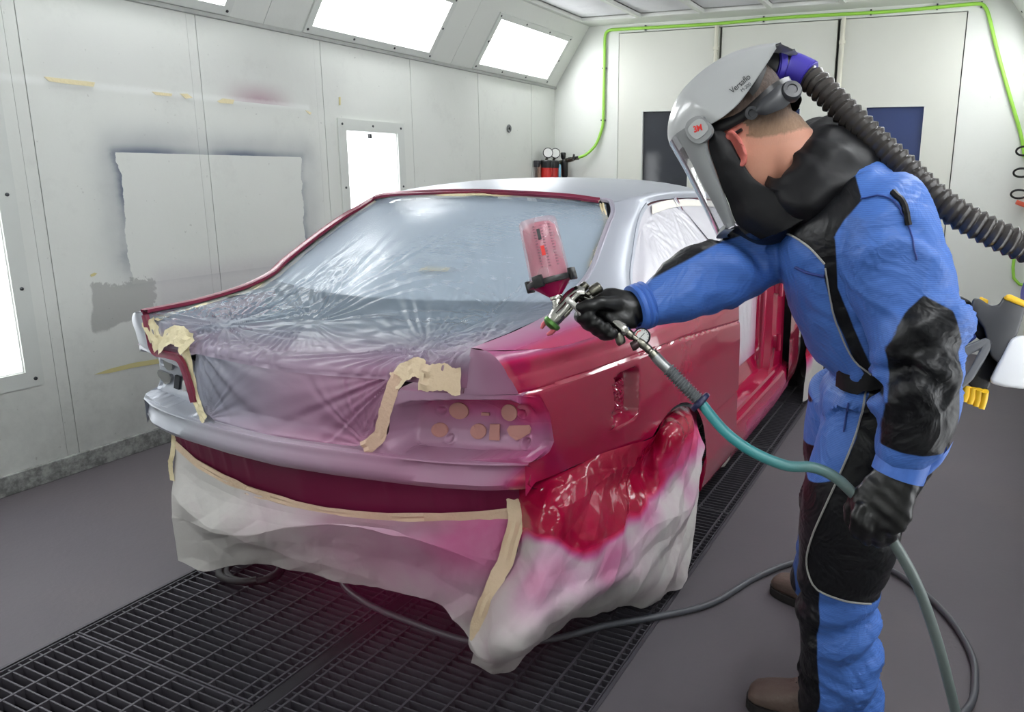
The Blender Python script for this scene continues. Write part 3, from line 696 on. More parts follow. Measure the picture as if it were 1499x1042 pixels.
# dimples (lamp fixings)
TG = np.array(rows)
for (du, dz, r, dp) in [rec(*zz_)+rr_ for zz_, rr_ in (((648, 600), (.011, .010)), ((659, 640.5), (.011, .010)), ((771.5, 647.5), (.012, .014)), ((765.5, 605), (.011, .010)))]:
    dd = np.hypot(TG[..., 0]-du, TG[..., 2]-dz); TG[..., 1] += dp*sstep(r, r*.3, dd)-.004*np.exp(-((dd-r*1.25)/.004)**2)
def t_pink(P): u, v, z = P.T; return np.clip(.34+.16*sstep(.55, .75, u)+.32*sstep(-.02, .03, v)*sstep(.72, .84, z)+.12*sstep(.72, .69, z)*sstep(.5, .65, u), 0, .85)
tp = part('tail_panel', TG, M['paint'], t_pink, both=True, angle=35)
M['patch'] = simple('misted_tape_patch', (184, 132, 124), .7, 0, .08, 30)
def disc(poly, name, mat, sg, parent, off=-.006, th=.004):
    m = MB(); c = np.mean(poly, 0); n = len(poly); f = [(p[0]*sg, float(flv(p[0], p[1]))+off, p[1]) for p in poly]; g = [(x, y+th, z) for x, y, z in f]
    m.add(f+g, [tuple(range(n)), tuple(range(n, 2*n))[::-1]]+[(i, (i+1) % n, n+(i+1) % n, n+i) for i in range(n)]); return m.build(name, mat, parent, smooth=False, clean=2)
def zr_(x, y): return (590+x/6.246, 560+y/6.246)
def ellp(x, y, a, b, n=20, rot=0): return [rec(*zr_(x+a*math.cos(t)*math.cos(rot)-b*math.sin(t)*math.sin(rot), y+a*math.cos(t)*math.sin(rot)+b*math.sin(t)*math.cos(rot))) for t in np.linspace(0, 2*math.pi, n, endpoint=False)]
holes = [ellp(520, 253, 90, 74, rot=.3), ellp(980, 270, 70, 78, rot=-.5), ellp(345, 428, 76, 66), ellp(697, 440, 72, 70), [rec(*zr_(*p)) for p in ((805, 375), (893, 375), (888, 522), (797, 518))], [rec(*zr_(*p)) for p in ((958, 425), (985, 388), (1160, 385), (1178, 420), (1170, 455), (1090, 505), (1045, 522), (985, 480))], [rec(*zr_(*p)) for p in ((726, 268), (798, 272), (796, 298), (726, 296))]]
for hpoly in holes:
    disc(hpoly, 'masked_hole', M['patch'], 1, tp[0])
for hpoly in holes[:6]:
    disc(hpoly, 'lamp_hole', M['dark_in'] if hpoly is holes[4] else M['metal'], -1, tp[1], off=-.010, th=.008)
# fender end above the lamp
A, B_, C_ = (.600, -.046, .984), (.569, -.043, .864), (.714, .002, .864)
es = [(Erear(z), z) for z in np.linspace(.864, .981, 14)]; outer = [(float(U(v)-prof(v, z)) if z < .915 else None, v, z) for v, z in es]
qe = QG[:, 0]; sel = qe[(qe[:, 2] >= .8635)]; outer = cr(sel, 24)
inner = cr([(.571, -.044, .862), (.583, -.045, .92), (.600, -.046, .984)], 24)
FG = np.array([[i_+(o_-i_)*t+np.array([0, -.006*math.sin(math.pi*t), 0]) for t in np.linspace(0, 1, 14)] for i_, o_ in zip(inner, outer)])
part('fender_end', FG, M['paint'], lambda P: np.clip(.36+.1*(P[:, 0]-.6)/.1, 0, 1), both=True)
# narrow flange from the fender end down to the lamp, and inner wall of the boot opening
G = np.array([[(u, V0(u)+dv, .864+dz) for dv, dz in ((0, 0), (.012, .004), (.06, .006), (.13, .010))] for u in np.linspace(.40, .714, 20)]); part('lamp_ledge', G, M['paint'], lambda P: np.full(len(P), .42), both=True, lpink=lambda P: np.full(len(P), .2), flip=True)
G = np.array([[(.60-(.60-.571)*t, -.046+s*.5, .984-(.984-.866)*t) for s in np.linspace(0, 1, 5)] for t in np.linspace(0, 1, 5)])
part('gutter_wall', G, M['seal_red'], None, both=True)
# far-side red flange beside the lamp
band([(-.583, -.050, .978), (-.572, -.052, .92), (-.560, -.052, .868), (-.47, -.07, .868), (-.408, -.080, .86), (-.375, -.086, .80), (-.358, -.088, .74)], .022, (0, -1, 0), M['seal_red'], 'boot_seal_flange', n=40)
# lip
def lipsec(u):
    a = abs(u); v = float(V0(u)); w_ = .022*sstep(.73, .6, a)
    k = float(sstep(.37, .46, a)); c_ = .013*k
    return [(u, v+.10, .694), (u, v+.03, .690), (u, v+.004-w_*.3, .688), (u, v-.002-w_*.5, .6865), (u, v-.0035-w_*.5, .683), (u, v+.000-w_*.6+c_*.75, .674), (u, v-w_*.75+c_, .662), (u, v-w_*.9+c_*.55, .646), (u, v+.002-w_, .630), (u, v+.014-w_, .613), (u, v+.035, .604), (u, v+.07, .603)]
us = np.r_[np.linspace(-.722, -.66, 8), np.linspace(-.64, .64, 60), np.linspace(.66, .722, 8)]
LG = np.array([lipsec(u) for u in us])
def lip_pink(P): u, v, z = P.T; return np.clip(.02+.34*sstep(-.62, .45, u)+.50*sstep(.60, .74, u)*sstep(.69, .62, z)+.3*sstep(.66, .74, u), 0, 1)
for i, sd in enumerate((1, -1)):
    a = abs(us[-1]); s0 = LG[-1] if sd == 1 else LG[0]
LE = []
endr = LG[-1]; 
for t in np.linspace(0, 1, 6):
    LE.append([(p[0]+.014*math.sin(t*math.pi/2)*(1 if p[2] > .61 else .4), p[1]+.06*(1-math.cos(t*math.pi/2))+.01*t, p[2]) for p in endr])
m = MB(); m.grid(LG, flip=True); ob = m.build('tail_lip', M['paint'], car, attrs={'pink': lip_pink(LG.reshape(-1, 3))}, clean=True, angle=50)
# centre strip of lip shelf rising to the boot sill
G = np.array([[(u, float(V0(u))+dv, z) for dv, z in ((.004, .688), (.012, .694), (.03, .697), (.10, .70))] for u in np.linspace(-.40, .40, 40)])
m = MB(); m.grid(G, flip=True); m.build('boot_sill', M['paint'], car, attrs={'pink': lip_pink(G.reshape(-1, 3))})
# valance under the lip with embossed joints
us = np.linspace(-.66, .668, 120); G = []
for u in us:
    b = float(V0(u))+.055; G.append([(u, b+.0, .612), (u, b+.004, .58), (u, b+.012, .53), (u, b+.016, .48), (u, b+.02, .42)])
G = np.array(G)
for x in (-.60, -.56, -.47, -.40, -.33, -.22, .30, .44, .56): G[np.abs(G[:, 0, 0]-x) < .008, 0:3, 1] -= .004
m = MB(); m.grid(G, flip=True); m.build('valance', M['valance'], car)
# fuel filler recess content
m = MB(); n = 22; G = np.array([[(.780+.008*mnoise.noise(Vector((a*9, b*9, 1)))+.006*mnoise.noise(Vector((a*24, b*24, 4))), .392+a*.072, .712+b*.092) for a in np.linspace(0, 1, n)] for b in np.linspace(0, 1, n)])
m.grid(G); m.build('filler_wrap', M['paint'], car, attrs={'pink': np.full(n*n, .98)}, angle=20)
# body inside: boot and cabin
m = MB(); m.box((0, .47, .50), (1.16, .78, .03)); m.box((-.585, .49, .70), (.02, .76, .42)); m.box((.585, .49, .70), (.02, .76, .42)); m.box((0, .86, .68), (1.18, .02, .5)); m.box((0, .08, .62), (1.1, .02, .26)); m.build('boot_lining', M['dark_in'], car, smooth=False)
m = MB(); m.box((0, .62, .955), (1.16, .46, .02)); m.box((0, 1.7, .40), (1.36, 1.9, .03)); m.box((0, .96, .72), (1.1, .12, .62), bev=.03); m.box((-.66, 1.7, .66), (.02, 1.8, .55)); m.build('cabin_lining', M['grey_in'], car, smooth=False)
# sill, door opening, front fender
def pk1(P): return np.full(len(P), 1.)
vv = np.linspace(1.50, 2.78, 40); G = []
for v in vv:
    u = float(U(v)); G.append([(u-.10, v, .13), (u-.045, v, .150), (u-.022, v, .19), (u-.012, v, .25), (u-.016, v, .315), (u-.024, v, .33), (u-.05, v, .336), (u-.055, v, .350), (u-.10, v, .352), (u-.13, v, .37), (u-.15, v, .45)])
part('sill', np.array(G), M['paint'], lambda P: 1-.42*sstep(.33, .25, P[:, 2])*sstep(1.6, 1.8, P[:, 1])*.8, both=True, lpink=pk1, angle=30, flip=True)
VA = 2.46
G = []
for z in np.linspace(.30, 1.0, 24):
    q = .035*sstep(.55, .32, z)
    G.append([(.70, VA-.02, z), (.715, VA-q, z), (.735, VA+.005-q, z), (.742, VA+.03-q, z), (.775, VA+.045-q, z), (.785, VA+.075, z), (.79, VA+.20, z), (.80, VA+.23, z)])
part('front_door_pillar', np.array(G), M['paint'], pk1, angle=25)
for z in (.50, .80):
    m = MB(); m.box((.79, VA+.085, z), (.035, .05, .07), bev=.008); m.tube([(.812, VA+.06, z-.045), (.812, VA+.06, z+.045)], .012, 10); m.build('hinge', M['paint'], car, attrs={'pink': np.full(len(m.v), 1.)})
band([(.738, VA-.03, .38), (.742, VA-.01, .7), (.735, VA, .99)], .012, (1, 0, 0), M['paint'], 'door_seal', attrs=.9, n=20)
fv = np.r_[np.arange(2.66, 3.1, .02), np.arange(3.1, 3.9, .012)]; fz = np.r_[np.arange(.13, .84, .02)]
rows = []
for z in fz: v = fv; zz = np.maximum(z, zbot(v)); rows.append(np.stack([U(v)-prof(v, zz), v, zz], 1))
for q in np.linspace(.2, 1, 6): v = fv; u = U(v)-prof(v, np.full_like(v, .84)); rows.append(np.stack([u+(Su(v)-.02-u)*q**1.6, v, .84+(Sz(v)-.82)*q], 1))
part('front_fender', np.array(rows), M['paint'], pk1, both=True)
# bonnet, windscreen (mostly hidden)
G = loft([[(-.70, 2.75, .93), (-.4, 2.85, .965), (0, 2.88, .98), (.4, 2.85, .965), (.70, 2.75, .93)], [(-.66, 3.4, .87), (0, 3.5, .92), (.66, 3.4, .87)], [(-.6, 3.95, .72), (0, 4.05, .75), (.6, 3.95, .72)]], 24, 16); m = MB(); m.grid(G); m.build('bonnet', M['paint'], car, attrs={'pink': np.full(24*16, .1)})
G = loft([[(-.52, 2.22, 1.27), (0, 2.32, 1.315), (.52, 2.22, 1.27)], [(-.68, 2.72, .95), (0, 2.86, .985), (.68, 2.72, .95)]], 20, 8); m = MB(); m.grid(G); m.build('windscreen', M['grey_in'], car)
m = MB(); m.grid(loft([[(.80, 2.35, .92), (.72, 2.45, 1.04), (.59, 2.26, 1.22)], [(.79, 2.75, .93), (.68, 2.62, 1.04), (.53, 2.26, 1.27)]], 16, 5), flip=True); m.build('windscreen_pillar', M['paint'], car, attrs={'pink': np.full(80, .5)})
# wheels in the arches (hidden behind paper but there)
for sd in (-1, 1):
    for vc in (.765, 3.47):
        m = MB(); prof_ = [(.10, -.10), (.24, -.10), (.295, -.085), (.31, -.05), (.31, .05), (.295, .085), (.24, .10), (.20, .06), (.06, .05)]
        m.lathe(prof_, (sd*.70, vc, .312), (sd, 0, 0), 28); m.build('wheel', M['rubber'], car)
# film over the door opening
df = empty('door_film', OC, (0, CROLL, CYAW), label='milky plastic sheet hung across the open doorway of the car', cat='film')
G = [[(.66, 1.50, .98), (.68, 2.0, .98), (.69, 2.45, .98)], [(.665, 1.50, .7), (.69, 2.0, .7), (.70, 2.45, .7)], [(.67, 1.50, .36), (.69, 2.0, .36), (.70, 2.45, .37)]]
film_sheet(G, 50, 50, [(1.6, .9), (2.4, .9), (2.3, .4), (1.8, .45)], .004, 14, .25, M['film_side'], 'film', lambda P: np.clip(.55*sstep(.56, .40, P[:, 2])+.5*sstep(2.28, 2.43, P[:, 1]), 0, .9), df, extra=lambda P: P[:, 1:3])

M['glass_pale'] = simple('brightened_rear_glass', (190, 200, 210), .25)  # pale opaque colour put under the film to brighten the rear window
G = loft([[(a*.985, b+.004, c-.014) for a, b, c in r_] for r_ in ([(-.515, .920, 1.294), (0, .855, 1.327), (.515, .920, 1.294)], [(-.574, .80, 1.220), (0, .665, 1.252), (.574, .80, 1.220)], [(-.614, .60, 1.106), (0, .43, 1.130), (.614, .60, 1.106)], [(-.608, .45, 1.032), (0, .265, 1.038), (.608, .45, 1.034)])], 30, 20)
m = MB(); m.grid(G, flip=True); m.build('rear_window', M['glass_pale'], car)
# ---- rear film over window and boot
rf = empty('rear_window_film', OC, (0, CROLL, CYAW), label='crinkled translucent plastic film over the rear window and boot opening', cat='film')
rowsF = [[(-.515, .920, 1.294), (-.35, .872, 1.318), (0, .855, 1.327), (.35, .872, 1.318), (.515, .920, 1.294)],
         [(-.574, .80, 1.220), (-.3, .70, 1.245), (0, .665, 1.252), (.3, .70, 1.245), (.574, .80, 1.220)],
         [(-.614, .60, 1.106), (-.3, .47, 1.128), (0, .43, 1.130), (.3, .47, 1.128), (.614, .60, 1.106)],
         [(-.608, .45, 1.032), (-.3, .31, 1.042), (0, .265, 1.038), (.3, .31, 1.042), (.608, .45, 1.034)],
         [(-.602, .33, 1.004), (-.3, .22, .992), (0, .19, .984), (.3, .23, .990), (.606, .33, 1.006)],
         [(-.588, .12, .985), (-.3, .07, .940), (0, .06, .925), (.3, .08, .945), (.603, .13, .990)],
         [(-.596, -.034, .974), (-.38, -.035, .915), (0, -.052, .898), (.38, -.035, .915), (.602, -.034, .976)],
         [(-.574, -.052, .890), (-.38, -.058, .880), (0, -.072, .868), (.38, -.058, .880), (.582, -.046, .880)]]
film_sheet(rowsF, 240, 240, [(-.58, .0, .8), (-.38, .06, 1.6), (.38, .06, 1.6), (.59, .0, 1.2), (-.12, .14, .9), (.50, .30, .8), (.52, .90, .30), (-.52, .90, .25)], .0030, 34, .30, M['film'], 'film',
           lambda P: np.clip(.34*sstep(.97, .89, P[:, 2])+.28*sstep(.25, -.05, P[:, 1])*sstep(-.3, .5, P[:, 0])+.10*sstep(.4, .6, P[:, 0])*sstep(1.1, 1.0, P[:, 2]), 0, .7), rf, flip=True, extra=lambda P: P[:, :2], name_r=True)
low = [[(-.38, -.036, .905), (0, -.056, .888), (.38, -.036, .905)], [(-.362, -.070, .83), (0, -.095, .82), (.362, -.070, .83)], [(-.345, -.082, .735), (0, -.112, .73), (.345, -.082, .735)], [(-.262, -.100, .699), (0, -.122, .697), (.262, -.100, .699)]]
film_sheet(low, 160, 90, [(-.38, .90, 1.5), (.38, .90, 1.5), (-.3, .70, .8), (.3, .70, .8)], .0035, 24, .22, M['film'], 'film', lambda P: np.clip(.45+.25*sstep(-.2, .35, P[:, 0])-.3*sstep(.1, -.35, P[:, 0])+.12*sstep(.75, .70, P[:, 2]), 0, .8), rf, flip=True, extra=lambda P: P[:, [0, 2]])
def tapes(name, parent, pts, wdt, up, pinkv, off=.004, label=None, jag=.004, seed=0):
    C = cr(pts, 26); T = np.gradient(C, axis=0); T /= np.linalg.norm(T, axis=1)[:, None]; up = np.array(up, float); S = np.cross(T, up); S /= np.linalg.norm(S, axis=1)[:, None]; N = np.cross(S, T)
    rng = np.random.default_rng(seed); W_ = np.broadcast_to(np.array(wdt, float) if np.isscalar(wdt) else cr(np.array(wdt)[:, None]*np.array([[1., 0]]), 26)[:, 0], 26)
    wob = np.cumsum(rng.normal(0, jag*.4, 26)); wob -= np.linspace(0, wob[-1], 26); cre = vn(C, 22, seed)*.006
    G = np.stack([C+S*(q*W_/2+wob)[:, None]+N*(off+cre*(1 if i % 2 else -1))[:, None] for i, q in enumerate((-1, -.5, 0, .5, 1))], 1)
    m = MB(); m.grid(G); o = m.build(name, M['tape'], parent, attrs={'pink': np.full(26*5, pinkv)}, angle=30)
    if label: o['label'] = label
    return o
tapes('tape', rf, [(-.30, -.112, .70), (-.35, -.095, .745), (-.372, -.085, .83), (-.395, -.075, .91)], .036, (0, 1, 0), .0, .010, 'cream tape down the far edge of the boot opening', seed=1)
tapes('tape', rf, [(-.375, -.085, .905), (-.43, -.072, .938), (-.49, -.070, .918), (-.53, -.070, .890)], .06, (0, .8, -.5), .0, .012, 'crumpled cream tape at the far boot corner', .008, seed=2)
tapes('tape', rf, [(-.52, -.070, .885), (-.555, -.066, .93), (-.572, -.060, .965)], .055, (0, 1, -.3), .0, .012, seed=3)
tapes('tape', rf, [(-.575, -.04, .972), (-.580, .12, .992), (-.586, .3, 1.008), (-.592, .45, 1.042), (-.604, .60, 1.112), (-.566, .80, 1.228), (-.515, .912, 1.300)], [.06, .045, .03, .024, .026, .022, .016], (0, .4, -1), .0, .010, 'long cream tape along the far window edge', .003, seed=4)
tapes('tape', rf, [(.285, -.108, .698), (.335, -.100, .735), (.358, -.096, .80), (.375, -.092, .86), (.395, -.086, .90)], .038, (0, 1, 0), .3, .010, 'misted tape down the near edge of the boot opening', seed=5)
tapes('tape', rf, [(.38, -.090, .885), (.425, -.080, .918), (.47, -.074, .922)], .05, (0, .9, -.4), .15, .014, seed=6)
tapes('tape', rf, [(.455, -.078, .902), (.52, -.074, .900), (.574, -.068, .902)], .068, (0, 1, -.2), .18, .012, 'wide cream tape beside the near lamp housing', .006, seed=7)
tapes('tape', rf, [(-.49, .90, 1.312), (0, .835, 1.330), (.50, .895, 1.310)], .018, (0, .5, -1), .0, .006, 'thin tape along the roof edge', .002, seed=8)
tapes('tape', rf, [(.10, .40, 1.112), (.20, .42, 1.116)], .03, (0, .4, -1), .0, .012, 'loose scrap of cream tape on the film', .003, seed=9)
tapes('tape', rf, [(.505, .905, 1.303), (.548, .84, 1.250), (.572, .76, 1.205), (.600, .60, 1.116)], .018, (0, .5, -1), .05, .006, seed=10)

# ---- masking paper
def paper_mat():
    k = NT('masking_paper'); p = k.attr('pink'); nz = k.noise(7, 4, .6)
    p = k.math('ADD', p, k.math('MULTIPLY', k.math('SUBTRACT', nz, .5), .28), True)
    r = k.n('ValToRGB'); e = r.color_ramp.elements; e[0].position = .08; e[0].color = lin((192, 189, 186)); e[1].position = 1; e[1].color = lin((150, 10, 48))
    for pos, c in ((.35, (188, 152, 172)), (.62, (188, 88, 138)), (.85, (186, 22, 74))): q = e.new(pos); q.color = lin(c)
    k.t.links.new(p, r.inputs[0]); ro = k.n('MapRange'); k.t.links.new(p, ro.inputs[0]); ro.inputs[1].default_value = .7; ro.inputs[2].default_value = 1.; ro.inputs[3].default_value = .6; ro.inputs[4].default_value = .12
    k.principled(r.outputs[0], ro.outputs[0], bump=k.noise(60, 4), bstr=.08, spec=.3); return k.m
M['paper'] = paper_mat()
def facets(X, Y_, seed):
    """height field of flat triangular facets (value noise on a triangular lattice, straight creases)"""
    def hsh(i, j): q = np.sin(i*127.1+j*311.7+seed*74.7)*43758.5453; return q-np.floor(q)-.5
    sx = X+Y_*.57735; sy = Y_*1.1547; i, j = np.floor(sx), np.floor(sy); f, g = sx-i, sy-j; up = f+g < 1
    h0 = np.where(up, hsh(i, j), hsh(i+1, j+1)); w1 = np.where(up, f, 1-f); w2 = np.where(up, g, 1-g)
    return h0*(1-w1-w2)+np.where(up, hsh(i+1, j), hsh(i, j+1))*w1+np.where(up, hsh(i, j+1), hsh(i+1, j))*w2
def crumple(P, seed, n=26, amp=.02, lo=2., hi=7.):
    a = P[:, 0]*.9+P[:, 1]*.9; c = P[:, 2]; w1, w2 = vn(P, 3.0, seed), vn(P, 3.0, seed+5); h = np.zeros(len(P))
    for f_, k_, r_ in ((4.5, 1.0, .5), (9.5, .50, 1.3), (21., .16, 2.1)):
        X = (a*math.cos(r_)+c*math.sin(r_)*1.25)*f_+w1*.7; Y_ = (-a*math.sin(r_)+c*math.cos(r_)*1.25)*f_+w2*.7; h += amp*k_*facets(X, Y_, seed+r_*10)
    return h
def paper_sheet(curves, n, m, seed, amp, pinkf, parent, flip=False, name='sheet', hem=None, pinned=.06, lo=2., hi=10., cr_n=30):
    G = loft(curves, n, m); N = with_normals(G); P = G.reshape(-1, 3); h = crumple(P, seed, cr_n, amp, lo, hi).reshape(m, n)
    fade = np.minimum(np.linspace(0, 1, m)/pinned, 1)[:, None]; G = G+N*(h*fade)[..., None]
    k = MB(); k.grid(G, flip=flip); return k.build(name, M['paper'], parent, attrs={'pink': pinkf(G.reshape(-1, 3))}, angle=9)
rp = empty('tail_masking_paper', OC, (0, CROLL, CYAW), label='white masking paper skirt hanging below the tail over the grating', cat='paper')
top = [(-.655, .045, .520), (-.49, .0, .487), (-.19, -.045, .463), (.08, -.055, .460), (.33, -.035, .475), (.55, .01, .503), (.668, .05, .524)]
crs = [cp(250, 758, v=.015), cp(300, 772, v=-.055), cp(353, 783, v=-.085), cp(420, 774, v=-.10), cp(481, 767, v=-.11), cp(560, 776, v=-.115), cp(640, 800, v=-.10), cp(722, 832, v=.0)]
hem = [cp(260, 821, v=.03), cp(300, 836, v=.03), cp(350, 828, v=.02), cp(410, 831, v=.01), cp(505, 852, v=-.02), cp(585, 866, v=-.04), cp(645, 888, v=-.045), cp(697, 945, v=-.02)]
NT_, RA, RB = 300, 90, 70
T_, C_r, H_ = cr(top, NT_), cr(crs, NT_), cr(hem, NT_); bulge = np.sin(np.linspace(0, math.pi, NT_))[:, None]*np.array([0, -.012, 0])
G1 = np.array([T_*(1-t)+C_r*t+bulge*math.sin(math.pi*t) for t in np.linspace(0, 1, RA)]); G2 = np.array([C_r*(1-t)+H_*t+bulge*-.6*math.sin(math.pi*t) for t in np.linspace(0, 1, RB)[1:]])
G = np.concatenate([G1, G2]); N = with_normals(G); P = G.reshape(-1, 3); h_ = crumple(P, 3, amp=.024).reshape(G.shape[:2]); h_ *= np.minimum(np.linspace(0, 1, len(G))/.12, 1)[:, None]*(.25+.75*np.minimum(np.linspace(0, 1, NT_)/.06, 1))[None]
G = G+N*h_[..., None]; k_ = MB(); k_.grid(G, flip=True); P = G.reshape(-1, 3)
k_.build('sheet', M['paper'], rp, attrs={'pink': np.clip(.05+.31*sstep(-.45, .45, P[:, 0])*sstep(.1, .4, P[:, 2])+.2*sstep(.35, .6, P[:, 0])*sstep(.3, .45, P[:, 2]), 0, .7)}, angle=9)
tapes('tape', rp, [(a, b-.006, c+.004) for a, b, c in top], .030, (0, 1, 0), .22, .004, 'thin tape along the top edge of the skirt', .003, seed=12)
tapes('tape', rp, [(-.655, .04, .60), (-.660, .036, .54), (-.664, .022, .46), (-.664, .014, .40)], .022, (0, 1, .2), .02, .010, seed=13)
qp = empty('quarter_masking_paper', OC, (0, CROLL, CYAW), label='pink-splashed masking paper wrapped round the near rear wheel and corner', cat='paper')
t0 = [cp(753, 716, v=.06), cp(790, 700, v=.07), cp(835, 686, v=.16), cp(880, 664, v=.285), cp(925, 650, v=.43), cp(958, 638, v=.585), cp(976, 606, u=.80), cp(1003, 594, u=.80), cp(1020, 606, u=.80)]
t1 = [cp(764, 760, v=.05), cp(800, 740, u=.775), cp(845, 720, u=.80), cp(890, 705, u=.80), cp(935, 690, u=.80), cp(962, 668, u=.85), cp(983, 640, u=.875), cp(1008, 628, u=.875), cp(1021, 642, u=.855)]
t2 = [cp(752, 820, v=.02), cp(800, 800, u=.80), cp(850, 775, u=.83), cp(900, 755, u=.84), cp(940, 740, u=.86), cp(965, 735, u=.89), cp(985, 720, u=.90), cp(1010, 705, u=.895), cp(1024, 705, u=.865)]
t3 = [cp(712, 890, v=-.03), cp(770, 880, u=.80), cp(835, 850, u=.84), cp(890, 830, u=.86), cp(940, 810, u=.88), cp(968, 800, u=.90), cp(990, 785, u=.905), cp(1010, 775, u=.895), cp(1022, 765, u=.87)]
t4 = [cp(697, 945, v=-.02), cp(752, 945, u=.78), cp(815, 900, u=.83), cp(880, 868, u=.85), cp(935, 855, u=.87), cp(965, 850, u=.89), cp(985, 838, u=.90), cp(1000, 832, u=.895), cp(1008, 820, u=.88)]
t5 = [cp(690, 970, z=.03), cp(742, 981, z=.02), cp(792, 930, z=.04), cp(870, 890, z=.06), cp(925, 884, z=.03), cp(958, 879, z=.02), cp(980, 865, z=.02), cp(1001, 851, z=.02), cp(1004, 842, z=.03)]
def qp_pink(P):
    u, v, z = P.T; line = np.interp(v, [-.05, .05, .2, .35, .5, .65], [.52, .44, .41, .40, .41, .43])+.03*vn(P, 9)
    a = sstep(line-.035, line+.05, z); w_ = sstep(.50, .60, v); soft = .50*sstep(line-.22, line+.02, z)*sstep(-.3, .3, vn(P, 5, 7)+.1)
    return np.clip(.12+np.maximum(a*(1-.38*w_*sstep(.60, .50, z)), soft), 0, 1)
paper_sheet([t0, t1, t2, t3, t4, t5], 260, 240, 11, .048, qp_pink, qp, pinned=.12, cr_n=30, lo=1.6, hi=9.)
tapes('tape', qp, [np.array(p)+np.array([.004, -.014, .004]) for p in (cp(752, 722, v=.055), cp(756, 770, v=.03), cp(740, 830, v=.0), cp(715, 880, v=-.04), cp(703, 910, v=-.05), cp(701, 938, v=-.05))], .042, (-.4, 1, 0), .12, .006, 'cream tape strip joining the two sheets at the corner', .004, seed=21)
fp = empty('front_wheel_paper', OC, (0, CROLL, CYAW), label='white paper wrapped round the near front wheel beside the painter', cat='paper')
fw = []
for q, uo in ((0, .80), (.25, .865), (.6, .885), (1, .87)):
    fw.append([(uo, 3.02+.03*q, .62-.60*q), (uo+.01, 3.12, .66-.645*q), (uo+.012, 3.3, .68-.665*q), (uo+.008, 3.55, .68-.665*q), (uo-.01, 3.8, .62-.60*q)])
paper_sheet(fw, 60, 60, 31, .02, lambda P: np.clip(1.1*sstep(3.24, 3.12, P[:, 1])*sstep(.16, .36, P[:, 2]), 0, 1), fp)
# ------------------------------------------------------------------ the painter
def remesh(mb, vox, smooth_it=4, fac=.5):
    """union of the collected closed shapes as one continuous skin"""
    me = bpy.data.meshes.new('tmp'); me.from_pydata(mb.v, [], mb.f); o = bpy.data.objects.new('tmp', me); COL.objects.link(o)
    md = o.modifiers.new('r', 'REMESH'); md.mode = 'VOXEL'; md.voxel_size = vox
    if smooth_it: sm = o.modifiers.new('s', 'SMOOTH'); sm.iterations = smooth_it; sm.factor = fac
    dg = bpy.context.evaluated_depsgraph_get(); e = o.evaluated_get(dg); r = e.to_mesh()
    V = np.empty(len(r.vertices)*3); r.vertices.foreach_get('co', V); V = V.reshape(-1, 3)
    F = [tuple(p.vertices) for p in r.polygons]; e.to_mesh_clear(); bpy.data.objects.remove(o); bpy.data.meshes.remove(me)
    return V, F
def vnormals(V, F):
    N = np.zeros_like(V); q = np.array([f if len(f) == 4 else (f[0], f[1], f[2], f[2]) for f in F]); fn = np.cross(V[q[:, 2]]-V[q[:, 0]], V[q[:, 3]]-V[q[:, 1]])
    for i in range(4): np.add.at(N, q[:, i], fn)
    return N/(np.linalg.norm(N, axis=1)[:, None]+1e-12)
def limb(mb, pts, n=40, seg=28, pw=2.0, caps=True):
    """pts: (px, py, t, half width across the view, half depth) -> closed elliptical tube; returns centre line"""
    A = cr([list(at(p[0], p[1], p[2]))+[p[3], p[4]] for p in pts], n); P = A[:, :3]
    T = np.gradient(P, axis=0); T /= np.linalg.norm(T, axis=1)[:, None]; rows = []; th = np.arange(seg)*2*math.pi/seg
    c, s = np.cos(th), np.sin(th); c = np.sign(c)*np.abs(c)**(2/pw); s = np.sign(s)*np.abs(s)**(2/pw)
    for i in range(n):
        vd = P[i]-CAM; vd /= np.linalg.norm(vd); Wd = np.cross(T[i], vd); Wd /= np.linalg.norm(Wd); Dd = np.cross(T[i], Wd)
        rows.append(P[i]+A[i, 3]*np.outer(c, Wd)+A[i, 4]*np.outer(s, Dd))
    if caps:
        for k in (.8, .45): rows.insert(0, P[0]+(rows[0 if k == .8 else 1]-P[0])*1.0)
        r0 = rows[2]; rows[0] = P[0]-T[0]*A[0, 3]*.35+(r0-P[0])*.45; rows[1] = P[0]-T[0]*A[0, 3]*.2+(r0-P[0])*.8
        re = rows[-1]; rows.append(P[-1]+T[-1]*A[-1, 3]*.2+(re-P[-1])*.8); rows.append(P[-1]+T[-1]*A[-1, 3]*.35+(re-P[-1])*.45)
    mb.rings(rows); return A
TORSO = [(1293, 640, 1.63, .125, .155), (1296, 590, 1.63, .135, .165), (1300, 548, 1.62, .128, .160), (1297, 500, 1.61, .150, .165), (1272, 420, 1.59, .165, .180), (1250, 350, 1.575, .158, .195), (1232, 295, 1.565, .125, .175), (1212, 262, 1.56, .085, .10)]
ARM_L = [(1278, 292, 1.47, .075, .085), (1298, 345, 1.42, .092, .088), (1318, 410, 1.395, .094, .085), (1338, 470, 1.375, .088, .080), (1348, 530, 1.365, .080, .076), (1344, 585, 1.37, .074, .070), (1333, 635, 1.385, .062, .060), (1320, 672, 1.395, .046, .046)]
ARM_R = [(1190, 330, 1.66, .085, .10), (1140, 362, 1.68, .075, .09), (1095, 385, 1.66, .070, .075), (1045, 405, 1.62, .072, .072), (1000, 424, 1.58, .060, .062), (965, 438, 1.55, .050, .052), (945, 446, 1.535, .043, .045)]
LEG_L = [(1292, 585, 1.60, .115, .115), (1276, 650, 1.595, .112, .108), (1252, 725, 1.615, .108, .10), (1240, 795, 1.645, .104, .095), (1226, 865, 1.69, .086, .088), (1226, 930, 1.735, .086, .086), (1228, 990, 1.785, .090, .090), (1229, 1030, 1.825, .090, .095)]
